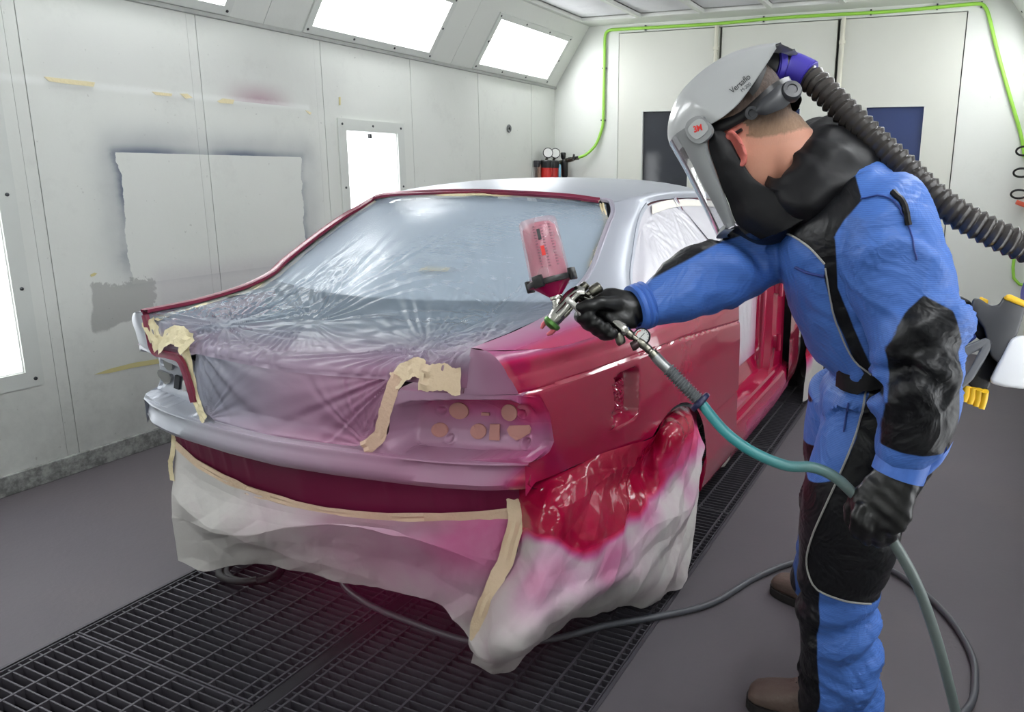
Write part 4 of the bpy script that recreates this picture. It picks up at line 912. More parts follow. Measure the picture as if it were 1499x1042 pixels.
LEG_R = [(1262, 575, 1.72, .115, .115), (1245, 650, 1.80, .105, .105), (1225, 730, 1.92, .09, .09), (1210, 800, 2.08, .078, .08), (1195, 850, 2.20, .075, .08)]
person = empty('person', (-.17, 1.85, 0), label='painter in blue and black hooded work suit leaning towards the car', cat='person')
PO = np.array([-.17, 1.85, 0])
def plink(V, F, name, mats, parent=None, attrs=None, mi=None, angle=60, off=None):
    m = MB(); m.add(np.asarray(V)-(PO if off is None else off), F)
    if mi is not None: m.mi = list(mi)
    return m.build(name, mats, parent or person, attrs=attrs, angle=angle)
# body under the clothes: one continuous figure with the head
FH = np.array([-.985, .10, 0]); FH /= np.linalg.norm(FH); ZU = np.array([0, 0, 1.]); PT = math.radians(35)
hf = math.cos(PT)*FH-math.sin(PT)*ZU; hu = math.sin(PT)*FH+math.cos(PT)*ZU; hl = np.cross(hu, hf)
HO = at(1105, 190, 1.56)
def hd(x, y, z): return HO+hf*x+hl*y+hu*z
def shrink(pts, k): return [(a, b, t, w*k, d_*k) for a, b, t, w, d_ in pts]
mb = MB()
for L_ in (TORSO, ARM_L, ARM_R, LEG_L, LEG_R): limb(mb, shrink(L_, .66), 24, 20)
limb(mb, [(1218, 290, 1.565, .07, .07), (1190, 255, 1.56, .066, .062), (1155, 225, 1.56, .064, .060), (1130, 200, 1.56, .060, .058)], 16, 24)
# head: loft of horizontal sections in the head's own frame (x forward, z up)
SEC = [(-.118, .055, .030, .030), (-.105, .052, .052, .042), (-.085, .045, .068, .052), (-.05, .028, .086, .063), (-.01, .020, .094, .072), (.03, .014, .098, .077), (.065, .010, .096, .077), (.10, .006, .082, .066), (.122, .002, .055, .045), (.132, 0, .02, .018)]
S2 = cr(SEC, 40); th = np.arange(40)*2*math.pi/40; rows = []
for z, xc, a, b in S2:
    x = xc+a*np.cos(th); y = b*np.sin(th)
    fr = np.maximum(np.cos(th), 0); face = np.exp(-(y/.016)**2)*fr
    x = x+face*(.020*np.exp(-((z+.035)/.016)**2)+.012*np.exp(-((z+.018)/.02)**2))          # nose
    x = x+face*(.005*np.exp(-((z+.072)/.006)**2)+.004*np.exp(-((z+.083)/.005)**2))          # lips
    for sy in (-1, 1): x = x-.008*np.exp(-((y-sy*.032)/.014)**2-((z+.002)/.011)**2)*fr      # eye sockets
    x = x-.006*fr*np.exp(-((z+.097)/.008)**2)*np.exp(-(y/.03)**2)
    rows.append(np.array([hd(p, q, z) for p, q in zip(x, y)]))
mb.rings(rows)
for sy in (-1, 1):      # ears: a bowl with a rolled rim
    C0 = np.array([.030, sy*.074, -.028]); pr = []
    for t in np.linspace(0, 2*math.pi, 22, endpoint=False):
        e_ = (.026*math.cos(t)*(1 if math.cos(t) > 0 else .8)-.004*math.sin(t), .033*math.sin(t)-(.004 if math.sin(t) < 0 else 0)); pr.append(C0+np.array([e_[0]*.72-.004, sy*(.006+.012*(1-math.cos(t))/2), e_[1]]))
    mb.tube([hd(*p) for p in pr+pr[:1]], .0048, 8)
    G = []
    for k in (.15, .5, .9): G.append([hd(*(C0+(np.array(p)-C0)*k-np.array([0, sy*.004*(1-k), 0]))) for p in pr])
    for q in (-.004, .004): pass
    rr = [np.array(g) for g in G]; inn = [g-hl*sy*.007 for g in rr[::-1]]; mb.rings(rr+inn)
V, F = remesh(mb, .005, 3)
skin = NT('skin'); sc_ = skin.mix(skin.noise(14, 4, .6), lin((196, 138, 116)), lin((212, 156, 134)))
er = skin.attr('ear'); sc_ = skin.mix(er, sc_, lin((206, 104, 98)))
skin.principled(sc_, .5, bump=skin.noise(220, 3), bstr=.06, spec=.35, Subsurface_Weight=.08, Subsurface_Radius=(.01, .004, .002)); M['skin'] = skin.m
Vl = np.stack([(V-HO)@hf, (V-HO)@hl, (V-HO)@hu], 1)
body = plink(V, F, 'body', M['skin'], attrs={'ear': .8*sstep(.069, .076, np.abs(Vl[:, 1]))*sstep(.04, .03, np.abs(Vl[:, 0]-.03))*sstep(.05, .04, np.abs(Vl[:, 2]+.03))})
# eyes and brows sit on the face behind the visor
for sy in (-1, 1):
    m = MB(); m.lathe([(.0005, .012), (.007, .0095), (.0115, .003), (.012, -.002), (.008, -.009)], hd(.093, sy*.031, -.002)-PO, hf, 16); m.build('eye', M['white_plastic'], person)
    m = MB(); m.tube([hd(.100, sy*.014, .016)-PO, hd(.103, sy*.03, .021)-PO, hd(.094, sy*.047, .017)-PO], [.003, .004, .002], 8); m.build('eyebrow', simple('brow_hair', (74, 54, 42), .7), person)
# hair: short crop on the back and sides
hm = NT('short_hair'); a_ = hm.attr('len'); hn = hm.noise(160, 5, .75, mapping=(1, 1, .35))
fd = hm.attr('fade'); hf_ = hm.ramp(hm.math('ADD', fd, hm.math('MULTIPLY', hm.math('SUBTRACT', hn, .5), .7)), .35, .65)
hm.principled(hm.mix(hf_, lin((202, 146, 124)), hm.mix(a_, hm.mix(hn, lin((118, 90, 70)), lin((166, 134, 108))), hm.mix(hn, lin((34, 26, 22)), lin((84, 62, 48))))), .6, bump=hn, bstr=.7, bdist=.004); M['hair'] = hm.m
q = Vl; hl_line = np.interp(q[:, 0], [-.12, -.085, -.06, -.02, .01, .03, .06, .075, .09, .11], [-.068, -.070, -.062, -.048, -.022, .008, .012, .015, .052, .062])+vn(V, 60, 2)*.004
isH = (q[:, 2] > hl_line-.010) & (np.abs(q[:, 1]) < .082) & (q[:, 0] < .11) & (q[:, 2] > -.09) & ~((np.abs(q[:, 1]) > .0695) & (np.abs(q[:, 0]-.03) < .036) & (q[:, 2] < .018))
idx = -np.ones(len(V), int); idx[isH] = np.arange(isH.sum()); FF = [tuple(idx[i] for i in f) for f in F if all(isH[i] for i in f)]
Nb = vnormals(V, F); hv = V+Nb*(.0004+.0065*sstep(.0, .05, q[:, 2]-hl_line)+.0012*vn(V, 180)*sstep(0, .02, q[:, 2]-hl_line))[:, None]
plink(hv[isH], FF, 'hair', M['hair'], attrs={'len': sstep(.015, .075, (q[:, 2]-hl_line)[isH]), 'fade': np.clip(((q[:, 2]-hl_line)[isH])/.022, 0, 1)})

# the work suit: one continuous garment with printed colour blocks (measured in the wearer's side plane)
mb = MB(); CL = {}
for k, L_ in (('torso', TORSO), ('arm_l', ARM_L), ('arm_r', ARM_R), ('leg_l', LEG_L), ('leg_r', LEG_R)): CL[k] = limb(mb, L_, 60, 40)
V, F = remesh(mb, .0062, 5)
DK = {}
keys = list(CL); best = np.full(len(V), 1e9); lim = np.zeros(len(V), int); par = np.zeros(len(V))
for i, k in enumerate(keys):
    A = CL[k]; D = np.linalg.norm(V[:, None, :]-A[None, :, :3], axis=2)/(.5*(A[:, 3]+A[:, 4]))[None]
    j = D.argmin(1); dm = D[np.arange(len(V)), j]; DK[k] = dm; up_ = dm < best; best[up_] = dm[up_]; lim[up_] = i; par[up_] = j[up_]/(len(A)-1)
N = vnormals(V, F)
# cloth folds: ridges across the limbs, denser at elbow, waist and shin
def folds(V, par, lim):
    h = np.zeros(len(V))
    for i, k in enumerate(keys):
        m_ = lim == i; P = V[m_]; p = par[m_]
        ax = CL[k][-1, :3]-CL[k][0, :3]; Lk = np.linalg.norm(ax); ax /= Lk; r1 = np.cross(ax, [.3, .9, .2]); r1 /= np.linalg.norm(r1)
        w1 = vn(P, 4.5, i*7); w2 = vn(P, 9, i*3+1); x = p*Lk
        a = np.sin(x*52+(P@r1)*22+w1*6.5); b = np.sin(x*84-(P@r1)*34+w2*5)
        am = {'torso': .45+.9*sstep(.42, .1, p), 'arm_l': .7+.9*np.exp(-((p-.62)/.26)**2), 'arm_r': 1.0+0*p, 'leg_l': .35+.75*sstep(.50, .78, p), 'leg_r': .6+0*p}[k]
        msk = sstep(-.15, .30, vn(P, 5, i+20)); c1 = vn(P*np.array([1, 1, 1.])+np.outer(w1, [.05, .05, .05]), 13, i+3); c2 = np.abs(vn(P, 7.5, i+31))
        h[m_] = am*(.0080*np.sign(a)*np.abs(a)**1.2*msk+.0035*b*sstep(-.1, .4, w2)+.005*w1+.010*(.22-c2)*sstep(.25, .0, c2)+(.004 if k.startswith('arm') else .0015)*c1)
    return h
V = V+N*(folds(V, par, lim)*1.55)[:, None]
# side-plane coordinates: forward distance a (towards the car) and height z
FS = np.array([-.95, -.312, 0]); FS /= np.linalg.norm(FS)
bvh0 = BVHTree.FromPolygons([Vector(v) for v in V], F)
def sp(px, py, t):
    d_ = ray(px, py); n_ = np.linalg.norm(d_); h_ = bvh0.ray_cast(Vector(CAM), Vector(d_/n_)); p = at(px, py, t)
    if h_[0] is not None and abs(h_[3]/n_-t) < .17: p = np.array(h_[0])
    return (float((p-PO)@FS), float(p[2]))
S = np.stack([(V-PO)@FS, V[:, 2]], 1)
blk = np.full(len(V), -1.0)      # signed distance, >0 = black cloth
def poly(pts, t): return [sp(x, y, t) for x, y in pts]
is_ = {k: lim == i for i, k in enumerate(keys)}
yoke = in_poly(S, poly([(1080, 225), (1225, 215), (1242, 245), (1262, 292), (1236, 322), (1217, 352), (1209, 388), (1186, 362), (1160, 345), (1140, 342), (1100, 348), (1070, 348)], 1.50))
under = in_poly(S, poly([(1205, 352), (1222, 345), (1226, 420), (1250, 480), (1292, 552), (1300, 566), (1275, 562), (1248, 522), (1222, 462), (1207, 410)], 1.48))
bA = (DK['arm_l']-DK['torso'])*.07+.012; m_ = is_['torso'] | (is_['arm_l'] & (par < .35)); blk[m_] = np.minimum(np.maximum(yoke, under), bA)[m_]
m_ = is_['arm_l']; fa = in_poly(S, poly([(1322, 462), (1352, 432), (1395, 455), (1408, 500), (1408, 560), (1398, 640), (1392, 655), (1350, 668), (1288, 648), (1296, 590), (1302, 545), (1294, 510)], 1.37)); blk[m_] = np.maximum(blk, np.minimum(fa, .5))[m_]
m_ = is_['arm_r']; AR = CL['arm_r'][:, :3]; ax_ = AR[-1]-AR[0]; sl_ = ((V-AR[0])@ax_)/(ax_@ax_); cc_ = np.stack([np.interp(sl_, ((AR-AR[0])@ax_)/(ax_@ax_), AR[:, i_]) for i_ in range(3)], 1); rr0 = np.interp(sl_, np.linspace(0, 1, 60), CL['arm_r'][:, 3]); top_s = (V-cc_)@np.array([.20, .42, .88]); blk[m_] = (top_s-.62*rr0)[m_]
hip = in_poly(S, poly([(1150, 500), (1230, 540), (1270, 556), (1264, 600), (1254, 640), (1232, 690), (1224, 702), (1182, 700), (1186, 640), (1192, 590), (1150, 540)], 1.56))
calf = in_poly(S, poly([(1200, 865), (1236, 878), (1272, 884)], 1.62)+[(sp(1276, 884, 1.62)[0]-.25, sp(1275, 884, 1.62)[1]), (sp(1276, 884, 1.62)[0]-.25, -.2), (sp(1198, 1030, 1.75)[0], -.2)]+poly([(1201, 1020), (1196, 960), (1200, 905)], 1.68))
lg = -np.maximum(hip, calf)
for k in ('leg_l', 'leg_r'): blk[is_[k]] = lg[is_[k]]
zw = sp(1290, 556, 1.55)[1]; m_ = is_['torso'] & (S[:, 1] < zw); blk[m_] = lg[m_]
# belt gap at the waist
zb = sp(1290, 553, 1.6)[1]; V = V-N*(.012*np.exp(-((S[:, 1]-zb)/.012)**2)*is_['torso'])[:, None]
cm = NT('suit_cloth'); b_ = cm.attr('black'); co = cm.coords()
wv = cm.n('TexWave', wave_type='BANDS', bands_direction='Z'); wv.inputs['Scale'].default_value = 95; wv.inputs['Distortion'].default_value = 1.5; cm.t.links.new(co, wv.inputs[0])
bl = cm.mix(cm.ramp(wv.outputs['Fac'], .70, .92), lin((66, 106, 180)), lin((48, 82, 152))); bl = cm.mix(cm.math('MULTIPLY', cm.noise(5, 4, .6), .30), bl, lin((88, 130, 202)))
bk = cm.mix(cm.noise(8, 4), lin((13, 13, 16)), lin((22, 23, 27)))
st_ = cm.n('MapRange'); cm.t.links.new(b_, st_.inputs[0]); st_.inputs[1].default_value = -.0012; st_.inputs[2].default_value = .0012
cl = cm.mix(st_.outputs[0], bl, bk); ro_ = cm.n('MapRange'); cm.t.links.new(st_.outputs[0], ro_.inputs[0]); ro_.inputs[3].default_value = .5; ro_.inputs[4].default_value = .40
rg_ = cm.math('ABSOLUTE', cm.math('SUBTRACT', cm.noise(9, 3, .5, dist=1.2), .5)); rg_ = cm.math('ADD', cm.math('MULTIPLY', cm.math('SUBTRACT', .25, rg_), 2.2), cm.math('MULTIPLY', cm.noise(24, 4, .55, dist=.6), .25))
cm.principled(cl, ro_.outputs[0], bump=rg_, bstr=.42, bdist=.014, spec=.32); M['suit'] = cm.m
suit = plink(V, F, 'work_suit', M['suit'], attrs={'black': blk})
bvh = BVHTree.FromPolygons([Vector(v) for v in V], F)
def snap(p, off=.003):
    r = bvh.find_nearest(Vector(p)); return np.array(r[0])+np.array(r[1])*off
def on_suit(px, py, off=.003):
    d_ = ray(px, py); d_ /= np.linalg.norm(d_); h_ = bvh.ray_cast(Vector(CAM), Vector(d_)); return None if h_[0] is None else np.array(h_[0])+np.array(h_[1])*off
def seam(name, pts, r, mat, n=40, parent=None):
    Q = [on_suit(x, y) for x, y in cr(np.array([(a, b) for a, b in pts], float), n)]; Q = [p for p in Q if p is not None]
    out = [Q[0]]
    for p in Q[1:]:
        if np.linalg.norm(p-out[-1]) < .08: out.append(p)
    m = MB(); m.tube(np.array(out)-PO, r, 6); return m.build(name, mat, parent or suit)
M['piping'] = simple('grey_piping', (150, 150, 146), .4)
M['blue'] = simple('blue_cloth', (62, 104, 184), .5, 0, .1, 12, bump=.15, bscale=40)
M['navy'] = simple('navy_cloth', (30, 52, 120), .5)
M['blackc'] = simple('black_cloth', (15, 15, 18), .52, 0, .15, 9, bump=.35, bscale=14, spec=.28)
seam('piping', [(1135, 339), (1160, 345), (1186, 362), (1208, 386)], .0022, M['piping'])
seam('piping', [(1209, 392), (1222, 462), (1248, 522), (1275, 548)], .0018, M['piping'])
seam('piping', [(1268, 572), (1262, 605), (1252, 640), (1232, 690), (1207, 745), (1190, 785), (1182, 820), (1188, 848), (1200, 864), (1236, 878), (1274, 883)], .0022, M['piping'])
seam('zip', [(1243, 590), (1238, 620), (1236, 632)], .002, M['navy'])
seam('zip', [(1166, 391), (1185, 399), (1207, 404)], .003, M['navy'])
seam('seam', [(1262, 292), (1290, 288), (1312, 300), (1330, 335), (1342, 380)], .0016, M['navy'])
seam('vent', [(1306, 282), (1322, 300), (1329, 330)], .006, M['blackc'], 16)
# cuffs
def cuff(name, a, b, rad, t0, t1, mat, rib=0):
    A0, B0 = at(*a, t0), at(*b, t1); ax = (B0-A0)/np.linalg.norm(B0-A0); L_ = np.linalg.norm(B0-A0); m = MB()
    pr = [(rad*.86, 0), (rad, .002)]+[(rad+(.0022*math.sin(i*2.2) if rib else 0), L_*i/9) for i in range(1, 9)]+[(rad, L_-.002), (rad*.8, L_)]
    m.lathe(pr, A0-PO, ax, 30, cap=False); return m.build(name, mat, suit)
cuff('cuff', (948, 445), (927, 452), .047, 1.535, 1.522, M['blue'], 1)
cuff('cuff', (1325, 664), (1313, 697), .048, 1.395, 1.40, M['blue'])
m = MB(); Q = [at(1340, 690, 1.375), at(1362, 680, 1.375), at(1384, 662, 1.378), at(1396, 645, 1.385)]
for dz in (0,): m.grid(loft([[q_+np.array([0, 0, .0]) for q_ in Q], [q_-hu*0+np.array([-.008, -.006, -.026]) for q_ in Q], [q_+np.array([-.01, .03, -.02]) for q_ in Q]], 16, 8)-PO)
m.build('cuff_flap', M['blue'], suit)
# bunched hood lying round the neck and over the shoulders
INN_ = [(1128, 262, 1.52), (1141, 266, 1.485), (1158, 243, 1.485), (1173, 212, 1.50), (1184, 186, 1.555), (1178, 178, 1.63), (1155, 190, 1.68), (1125, 222, 1.66), (1116, 250, 1.60)]
OUT_ = [(1138, 292, 1.50), (1160, 306, 1.455), (1200, 290, 1.425), (1246, 258, 1.435), (1290, 238, 1.50), (1288, 222, 1.66), (1235, 232, 1.74), (1165, 270, 1.74), (1135, 285, 1.64)]
MID_ = [(1128, 274, 1.485), (1148, 274, 1.462), (1180, 248, 1.445), (1208, 212, 1.46), (1232, 180, 1.55), (1220, 176, 1.66), (1185, 205, 1.73), (1140, 240, 1.72), (1120, 262, 1.62)]
ri, rm, ro_h = (cr([at(*p) for p in L_], 90, True) for L_ in (INN_, MID_, OUT_))
rows = [ri-np.array([0, 0, .03]), ri, ri*.45+rm*.55+np.array([0, 0, .010]), rm, rm*.5+ro_h*.5+np.array([0, -.004, .008]), ro_h, ro_h-np.array([0, 0, .03])+(PO-ro_h)*np.array([.05, .05, 0])]
G = np.array([cr_param(np.array([r[i_] for r in rows]), 44) for i_ in range(90)]); G = np.concatenate([G, G[:1]]); P = G.reshape(-1, 3); NN = with_normals(G)
h_ = .008*vn(P, 9, 4)+.013*(.2-np.abs(vn(P*np.array([1, 1, 1.6]), 9, 13)))+.006*np.sin(P@np.array([40, -35, 120.])+vn(P, 7)*6)*sstep(-.2, .4, vn(P, 6, 11)); h_ = h_.reshape(G.shape[:2]); h_[-1] = h_[0]
G = G+NN*h_[..., None]; m = MB(); m.grid(G-PO); m.build('hood', M['blackc'], suit, clean=2, angle=70)
m = MB(); G = loft([[at(1136, 262, 1.50), at(1141, 290, 1.495)], [at(1141, 262, 1.493), at(1146, 292, 1.488)]], 6, 3); m.grid(G-PO); m.build('collar_tab', M['navy'], suit)
# gloves ------------------------------------------------------------
M['glove'] = simple('black_nitrile', (13, 13, 14), .38, 0, .2, 14, bump=.10, bscale=45)
def glove(name, chains, vox=.0035, sm=2):
    mb = MB()
    for ch in chains: limb(mb, ch, max(8, 5*len(ch)), 16)
    V, F = remesh(mb, vox, sm); N = vnormals(V, F); V = V+N*(.0012*vn(V, 60, 3)+.0008*np.sin(V@np.array([150, 90, 210.])))[:, None]
    return plink(V, F, name, M['glove'], angle=80)
TG_ = 1.50
hand_r = [[(946, 447, 1.535, .034, .030), (930, 450, 1.525, .034, .028), (912, 452, 1.52, .039, .026), (894, 450, 1.52, .040, .024), (878, 448, 1.525, .034, .021), (868, 446, 1.527, .024, .017)],
          [(925, 462, 1.515, .026, .022), (905, 468, 1.512, .024, .02), (890, 460, 1.515, .02, .02)]]
for i, (hx, hy) in enumerate(((862, 452), (873, 462), (885, 470), (895, 478))):
    w_ = (.0115, .0118, .0115, .0100)[i]
    hand_r.append([(hx+14, hy-8, 1.53, w_*1.05, w_*1.05), (hx-1, hy-2, 1.538, w_*1.1, w_), (hx-12, hy+7, 1.525, w_*1.12, w_*1.05), (hx-11, hy+13, 1.502, w_*1.1, w_*1.05), (hx-1, hy+12, 1.484, w_*1.02, w_), (hx+6, hy+7, 1.478, w_*.9, w_*.9)])
hand_r.append([(905, 446, 1.505, .017, .015), (885, 443, 1.487, .0145, .0135), (866, 446, 1.478, .0128, .012), (852, 449, 1.478, .0112, .011), (846, 449, 1.480, .009, .009)])
glove('glove', hand_r)
hand_l = [[(1317, 680, 1.40, .034, .036), (1313, 700, 1.40, .041, .032), (1300, 722, 1.40, .050, .027), (1290, 744, 1.402, .055, .025), (1283, 762, 1.405, .050, .021)]]
for i, (x, y) in enumerate(((1253, 752), (1268, 760), (1286, 764), (1304, 761))):
    w_ = (.0105, .0118, .012, .0115)[3-i if False else i]
    hand_l.append([(x+6, y-12, 1.402, w_*1.1, w_*1.1), (x+1, y+6, 1.396, w_*1.15, w_*1.1), (x-1, y+21, 1.408, w_*1.08, w_), (x+1, y+30, 1.428, w_, w_*.95), (x+5, y+24, 1.446, w_*.92, w_*.9), (x+8, y+14, 1.450, w_*.85, w_*.85)])
hand_l.append([(1280, 715, 1.41, .02, .018), (1258, 727, 1.43, .0165, .015), (1246, 742, 1.445, .0135, .013), (1244, 758, 1.448, .0118, .0115), (1248, 770, 1.446, .0095, .0095)])
glove('glove', hand_l)
# boots ---------------------------------------------------------------
M['boot'] = simple('worn_brown_leather', (100, 84, 76), .55, 0, .25, 18, bump=.3, bscale=70); M['sole'] = simple('dark_sole', (38, 36, 36), .7)
def boot(toe, heel, label=None):
    toe, heel = np.array(toe, float), np.array(heel, float); ax = heel-toe; L_ = np.linalg.norm(ax); ax /= L_; sd = np.array([-ax[1], ax[0], 0]); mb = MB(); rows = []
    for s, w_, h_, z0 in ((0, .022, .030, .020), (.02, .040, .050, .016), (.06, .048, .062, .014), (.11, .050, .072, .014), (.16, .046, .092, .014), (.20, .042, .115, .014), (.26, .040, .125, .014), (.30, .036, .115, .016), (.315, .022, .09, .02)):
        c = toe+ax*s*L_/.315; th_ = np.linspace(0, 2*math.pi, 24, endpoint=False); zz = np.sin(th_); yy = np.cos(th_); yy = np.sign(yy)*np.abs(yy)**.7
        rows.append(np.array([c+sd*w_*y_+np.array([0, 0, z0+h_/2*(1+np.sign(z_)*abs(z_)**.8)]) for y_, z_ in zip(yy, zz)]))
    mb.rings(rows); an = toe+ax*.235*L_/.315
    mb.lathe([(.03, .06), (.050, .07), (.052, .12), (.050, .17), (.054, .22), (.045, .222)], an, (0, 0, 1), 24)
    V, F = remesh(mb, .006, 3); V = V+vnormals(V, F)*(.0025*np.sin(V[:, 2]*160+vn(V, 20)*4)*sstep(.07, .10, V[:, 2]))[:, None]
    b = plink(V, F, 'boot', M['boot'])
    m = MB(); out = [(toe+ax*s*L_/.315, w_) for s, w_ in ((-.004, .018), (.015, .040), (.06, .052), (.11, .053), (.17, .046), (.25, .044), (.30, .040), (.32, .02))]
    ol = [tuple((c+sd*w_)[:2]) for c, w_ in out]+[tuple((c-sd*w_)[:2]) for c, w_ in out[::-1]]; ol = cr(ol, 40, True)
    m.prism([(x, y) for x, y in ol], -PO+np.array([0, 0, .0015]), (1, 0, 0), (0, 1, 0), (0, 0, 1), .026); m.build('sole', M['sole'], b, smooth=False, clean=2)
    # laces
    for i in range(4):
        c = toe+ax*(.13+.022*i)*L_/.315; z_ = .085+.014*i+.006; m = MB(); m.tube([c+sd*.03+np.array([0, 0, z_-.012])-PO, c+np.array([0, 0, z_+.003])-PO, c-sd*.03+np.array([0, 0, z_-.012])-PO], .003, 6); m.build('lace', M['sole'], b)
boot((-.405, 1.815, 0), (-.105, 1.84, 0)); boot((-.475, 2.42, 0), (-.19, 2.33, 0))

# ---- respirator helmet (worn, lifts off)
hel = empty('respirator_helmet', HO, label='pale grey respirator helmet with tilted clear visor worn by the painter', cat='helmet')
HM = np.stack([hf, hl, hu], 1)
hel.matrix_world = Matrix([list(HM[i])+[HO[i]] for i in range(3)]+[[0, 0, 0, 1]])
M['helm'] = simple('pale_grey_shell', (164, 166, 166), .28, 0, .02, 4, Coat_Weight=.4); M['helm_mid'] = simple('mid_grey_shell', (134, 136, 137), .32)
RID = [(.158, .066), (.152, .092), (.128, .122), (.09, .145), (.045, .154), (-.005, .154), (-.055, .143), (-.10, .122), (-.138, .096)]
EDG = [(.112, .060), (.098, .056), (.072, .046), (.045, .036), (.012, .030), (-.025, .034), (-.062, .048), (-.098, .064), (-.134, .082)]
WID = [.094, .104, .112, .115, .115, .112, .106, .096, .080]
def shell(off=0.0):
    R_, E_, W_ = cr(RID, 40), cr(EDG, 40), cr(np.array(WID)[:, None]*np.array([[1., 0]]), 40)[:, 0]; rows = []
    th = np.linspace(0, math.pi, 49); c, s = np.cos(th), np.sin(th)
    for (rx, rz), (ex, ez), w_ in zip(R_, E_, W_):
        k = s**.72; y = (w_+off)*np.sign(c)*np.abs(c)**.80; nr = np.array([rx, rz])/np.hypot(rx, rz)
        rdg = .0035*np.exp(-((np.abs(y)-.045)/.007)**2)*s      # raised ribs along the shell
        x = ex+(rx-ex)*k+nr[0]*(off*k+rdg); z = ez+(rz-ez)*k+nr[1]*(off*k+rdg)+0*c; rows.append(np.stack([x, y, z], 1))
    return np.array(rows)
m = MB(); m.grid(shell(0)); m.grid(shell(-.004), flip=True); m.build('shell', M['helm'], hel, angle=50)
# brow band under the shell edge
m = MB(); th = np.linspace(-1, 1, 40); G = [[(.112+.047*math.cos(a*math.pi/2), .098*math.sin(a*math.pi/2), z-.004*abs(a)) for a in th] for z in (.070, .056, .040)]; m.grid(G); m.build('brow_band', M['helm_mid'], hel)
# side arms / visor frame
OUT = [(.108, .062), (.112, .030), (.116, .0), (.122, -.045), (.127, -.095), (.133, -.135), (.136, -.148)]
INN = [(.040, .052), (.058, .026), (.074, .004), (.088, -.040), (.100, -.090), (.113, -.138), (.119, -.152)]
OUTc, INc = cr(OUT, 30), cr(INN, 30)
def yside(x, z): return np.interp(z, [-.15, -.10, 0, .06], [.070, .082, .100, .112])
for sy in (1, -1):
    m = MB(); rows = []
    for o_, i_ in zip(OUTc, INc):
        y = yside(o_[0], o_[1]); rows.append([(o_[0], sy*(y-.010), o_[1]), (o_[0], sy*(y), o_[1]), ((o_[0]+i_[0])/2, sy*(y+.007), (o_[1]+i_[1])/2), (i_[0], sy*(y+.005), i_[1]), (i_[0]-.002, sy*(y-.008), i_[1])])
    m.grid(rows, flip=sy < 0); m.build('visor_frame', M['helm_mid'], hel, angle=45)
# chin bow of the frame
m = MB(); rows = []
for a in np.linspace(-1, 1, 30):
    rows.append([(.119+.04*math.cos(a*math.pi/2)*1., .07*math.sin(a*math.pi/2), -.150), (.127+.045*math.cos(a*math.pi/2), .074*math.sin(a*math.pi/2), -.140), (.136+.046*math.cos(a*math.pi/2), .075*math.sin(a*math.pi/2), -.148), (.119+.04*math.cos(a*math.pi/2), .07*math.sin(a*math.pi/2), -.158)])
m.grid(rows); m.build('chin_bow', M['helm_mid'], hel)
def visor_mat():
    k = NT('clear_visor'); a = k.n('BsdfTransparent'); a.inputs[0].default_value = (.95, .96, .97, 1); g = k.n('BsdfGlossy'); g.inputs['Roughness'].default_value = .04; df_ = k.n('BsdfDiffuse'); df_.inputs[0].default_value = (.75, .72, .76, 1)
    m1 = k.n('MixShader'); m1.inputs[0].default_value = .20; k.l(a, m1, 0, 1); k.l(df_, m1, 0, 2); fr = k.n('Fresnel'); fr.inputs[0].default_value = 1.5; m2 = k.n('MixShader'); k.l(fr, m2, 0, 0); k.l(m1, m2, 0, 1); k.l(g, m2, 0, 2); k.l(m2, k.out); return k.m
M['visor'] = visor_mat(); rows = []
for z in np.linspace(.060, -.146, 20):
    xs = float(np.interp(-z, [-.06, 0, .05, .1, .15], [.112, .116, .122, .128, .136])); y = float(yside(0, z))-.002; rows.append([(xs+.044*math.cos(a*math.pi/2)**.8, y*math.sin(a*math.pi/2), z) for a in np.linspace(-1, 1, 36)])
m = MB(); m.grid(rows); m.build('visor', M['visor'], hel)
# face seal (black shroud)
FR = [(.046, .030), (.070, .002), (.084, -.04), (.096, -.09), (.108, -.135), (.108, -.160), (.085, -.205)]
RE = [(.036, .020), (.034, -.015), (.036, -.060), (.034, -.098), (.014, -.140), (-.006, -.185), (-.022, -.222)]
for sy in (1, -1):
    f_ = [(x, sy*(float(yside(0, z))-.004), z) for x, z in FR]; r_e = [(x, sy*y, z) for (x, z), y in zip(RE, (.086, .088, .084, .080, .082, .086, .088))]
    md_ = [(.5*(a_[0]+b_[0]), sy*(.5*(abs(a_[1])+abs(b_[1]))+.008), .5*(a_[2]+b_[2])-.004) for a_, b_ in zip(f_, r_e)]
    G = loft([f_, md_, r_e, [(p_[0]-.004, p_[1]*.93, p_[2]) for p_ in r_e]], 44, 26); P = G.reshape(-1, 3); G[..., 1] += sy*(.005*vn(P, 22, 3)+.006*(.2-np.abs(vn(P, 16, 8)))).reshape(26, 44); m = MB(); m.grid(G, flip=sy < 0); m.build('face_seal', M['blackc'], hel, angle=70)
G = loft([[(.118, -.06, -.150), (.150, 0, -.152), (.118, .06, -.150)], [(.085, -.078, -.205), (.10, 0, -.215), (.085, .078, -.205)], [(-.022, -.088, -.222), (.0, 0, -.235), (-.022, .090, -.222)]], 30, 16); m = MB(); m.grid(G); m.build('chin_seal', M['blackc'], hel)
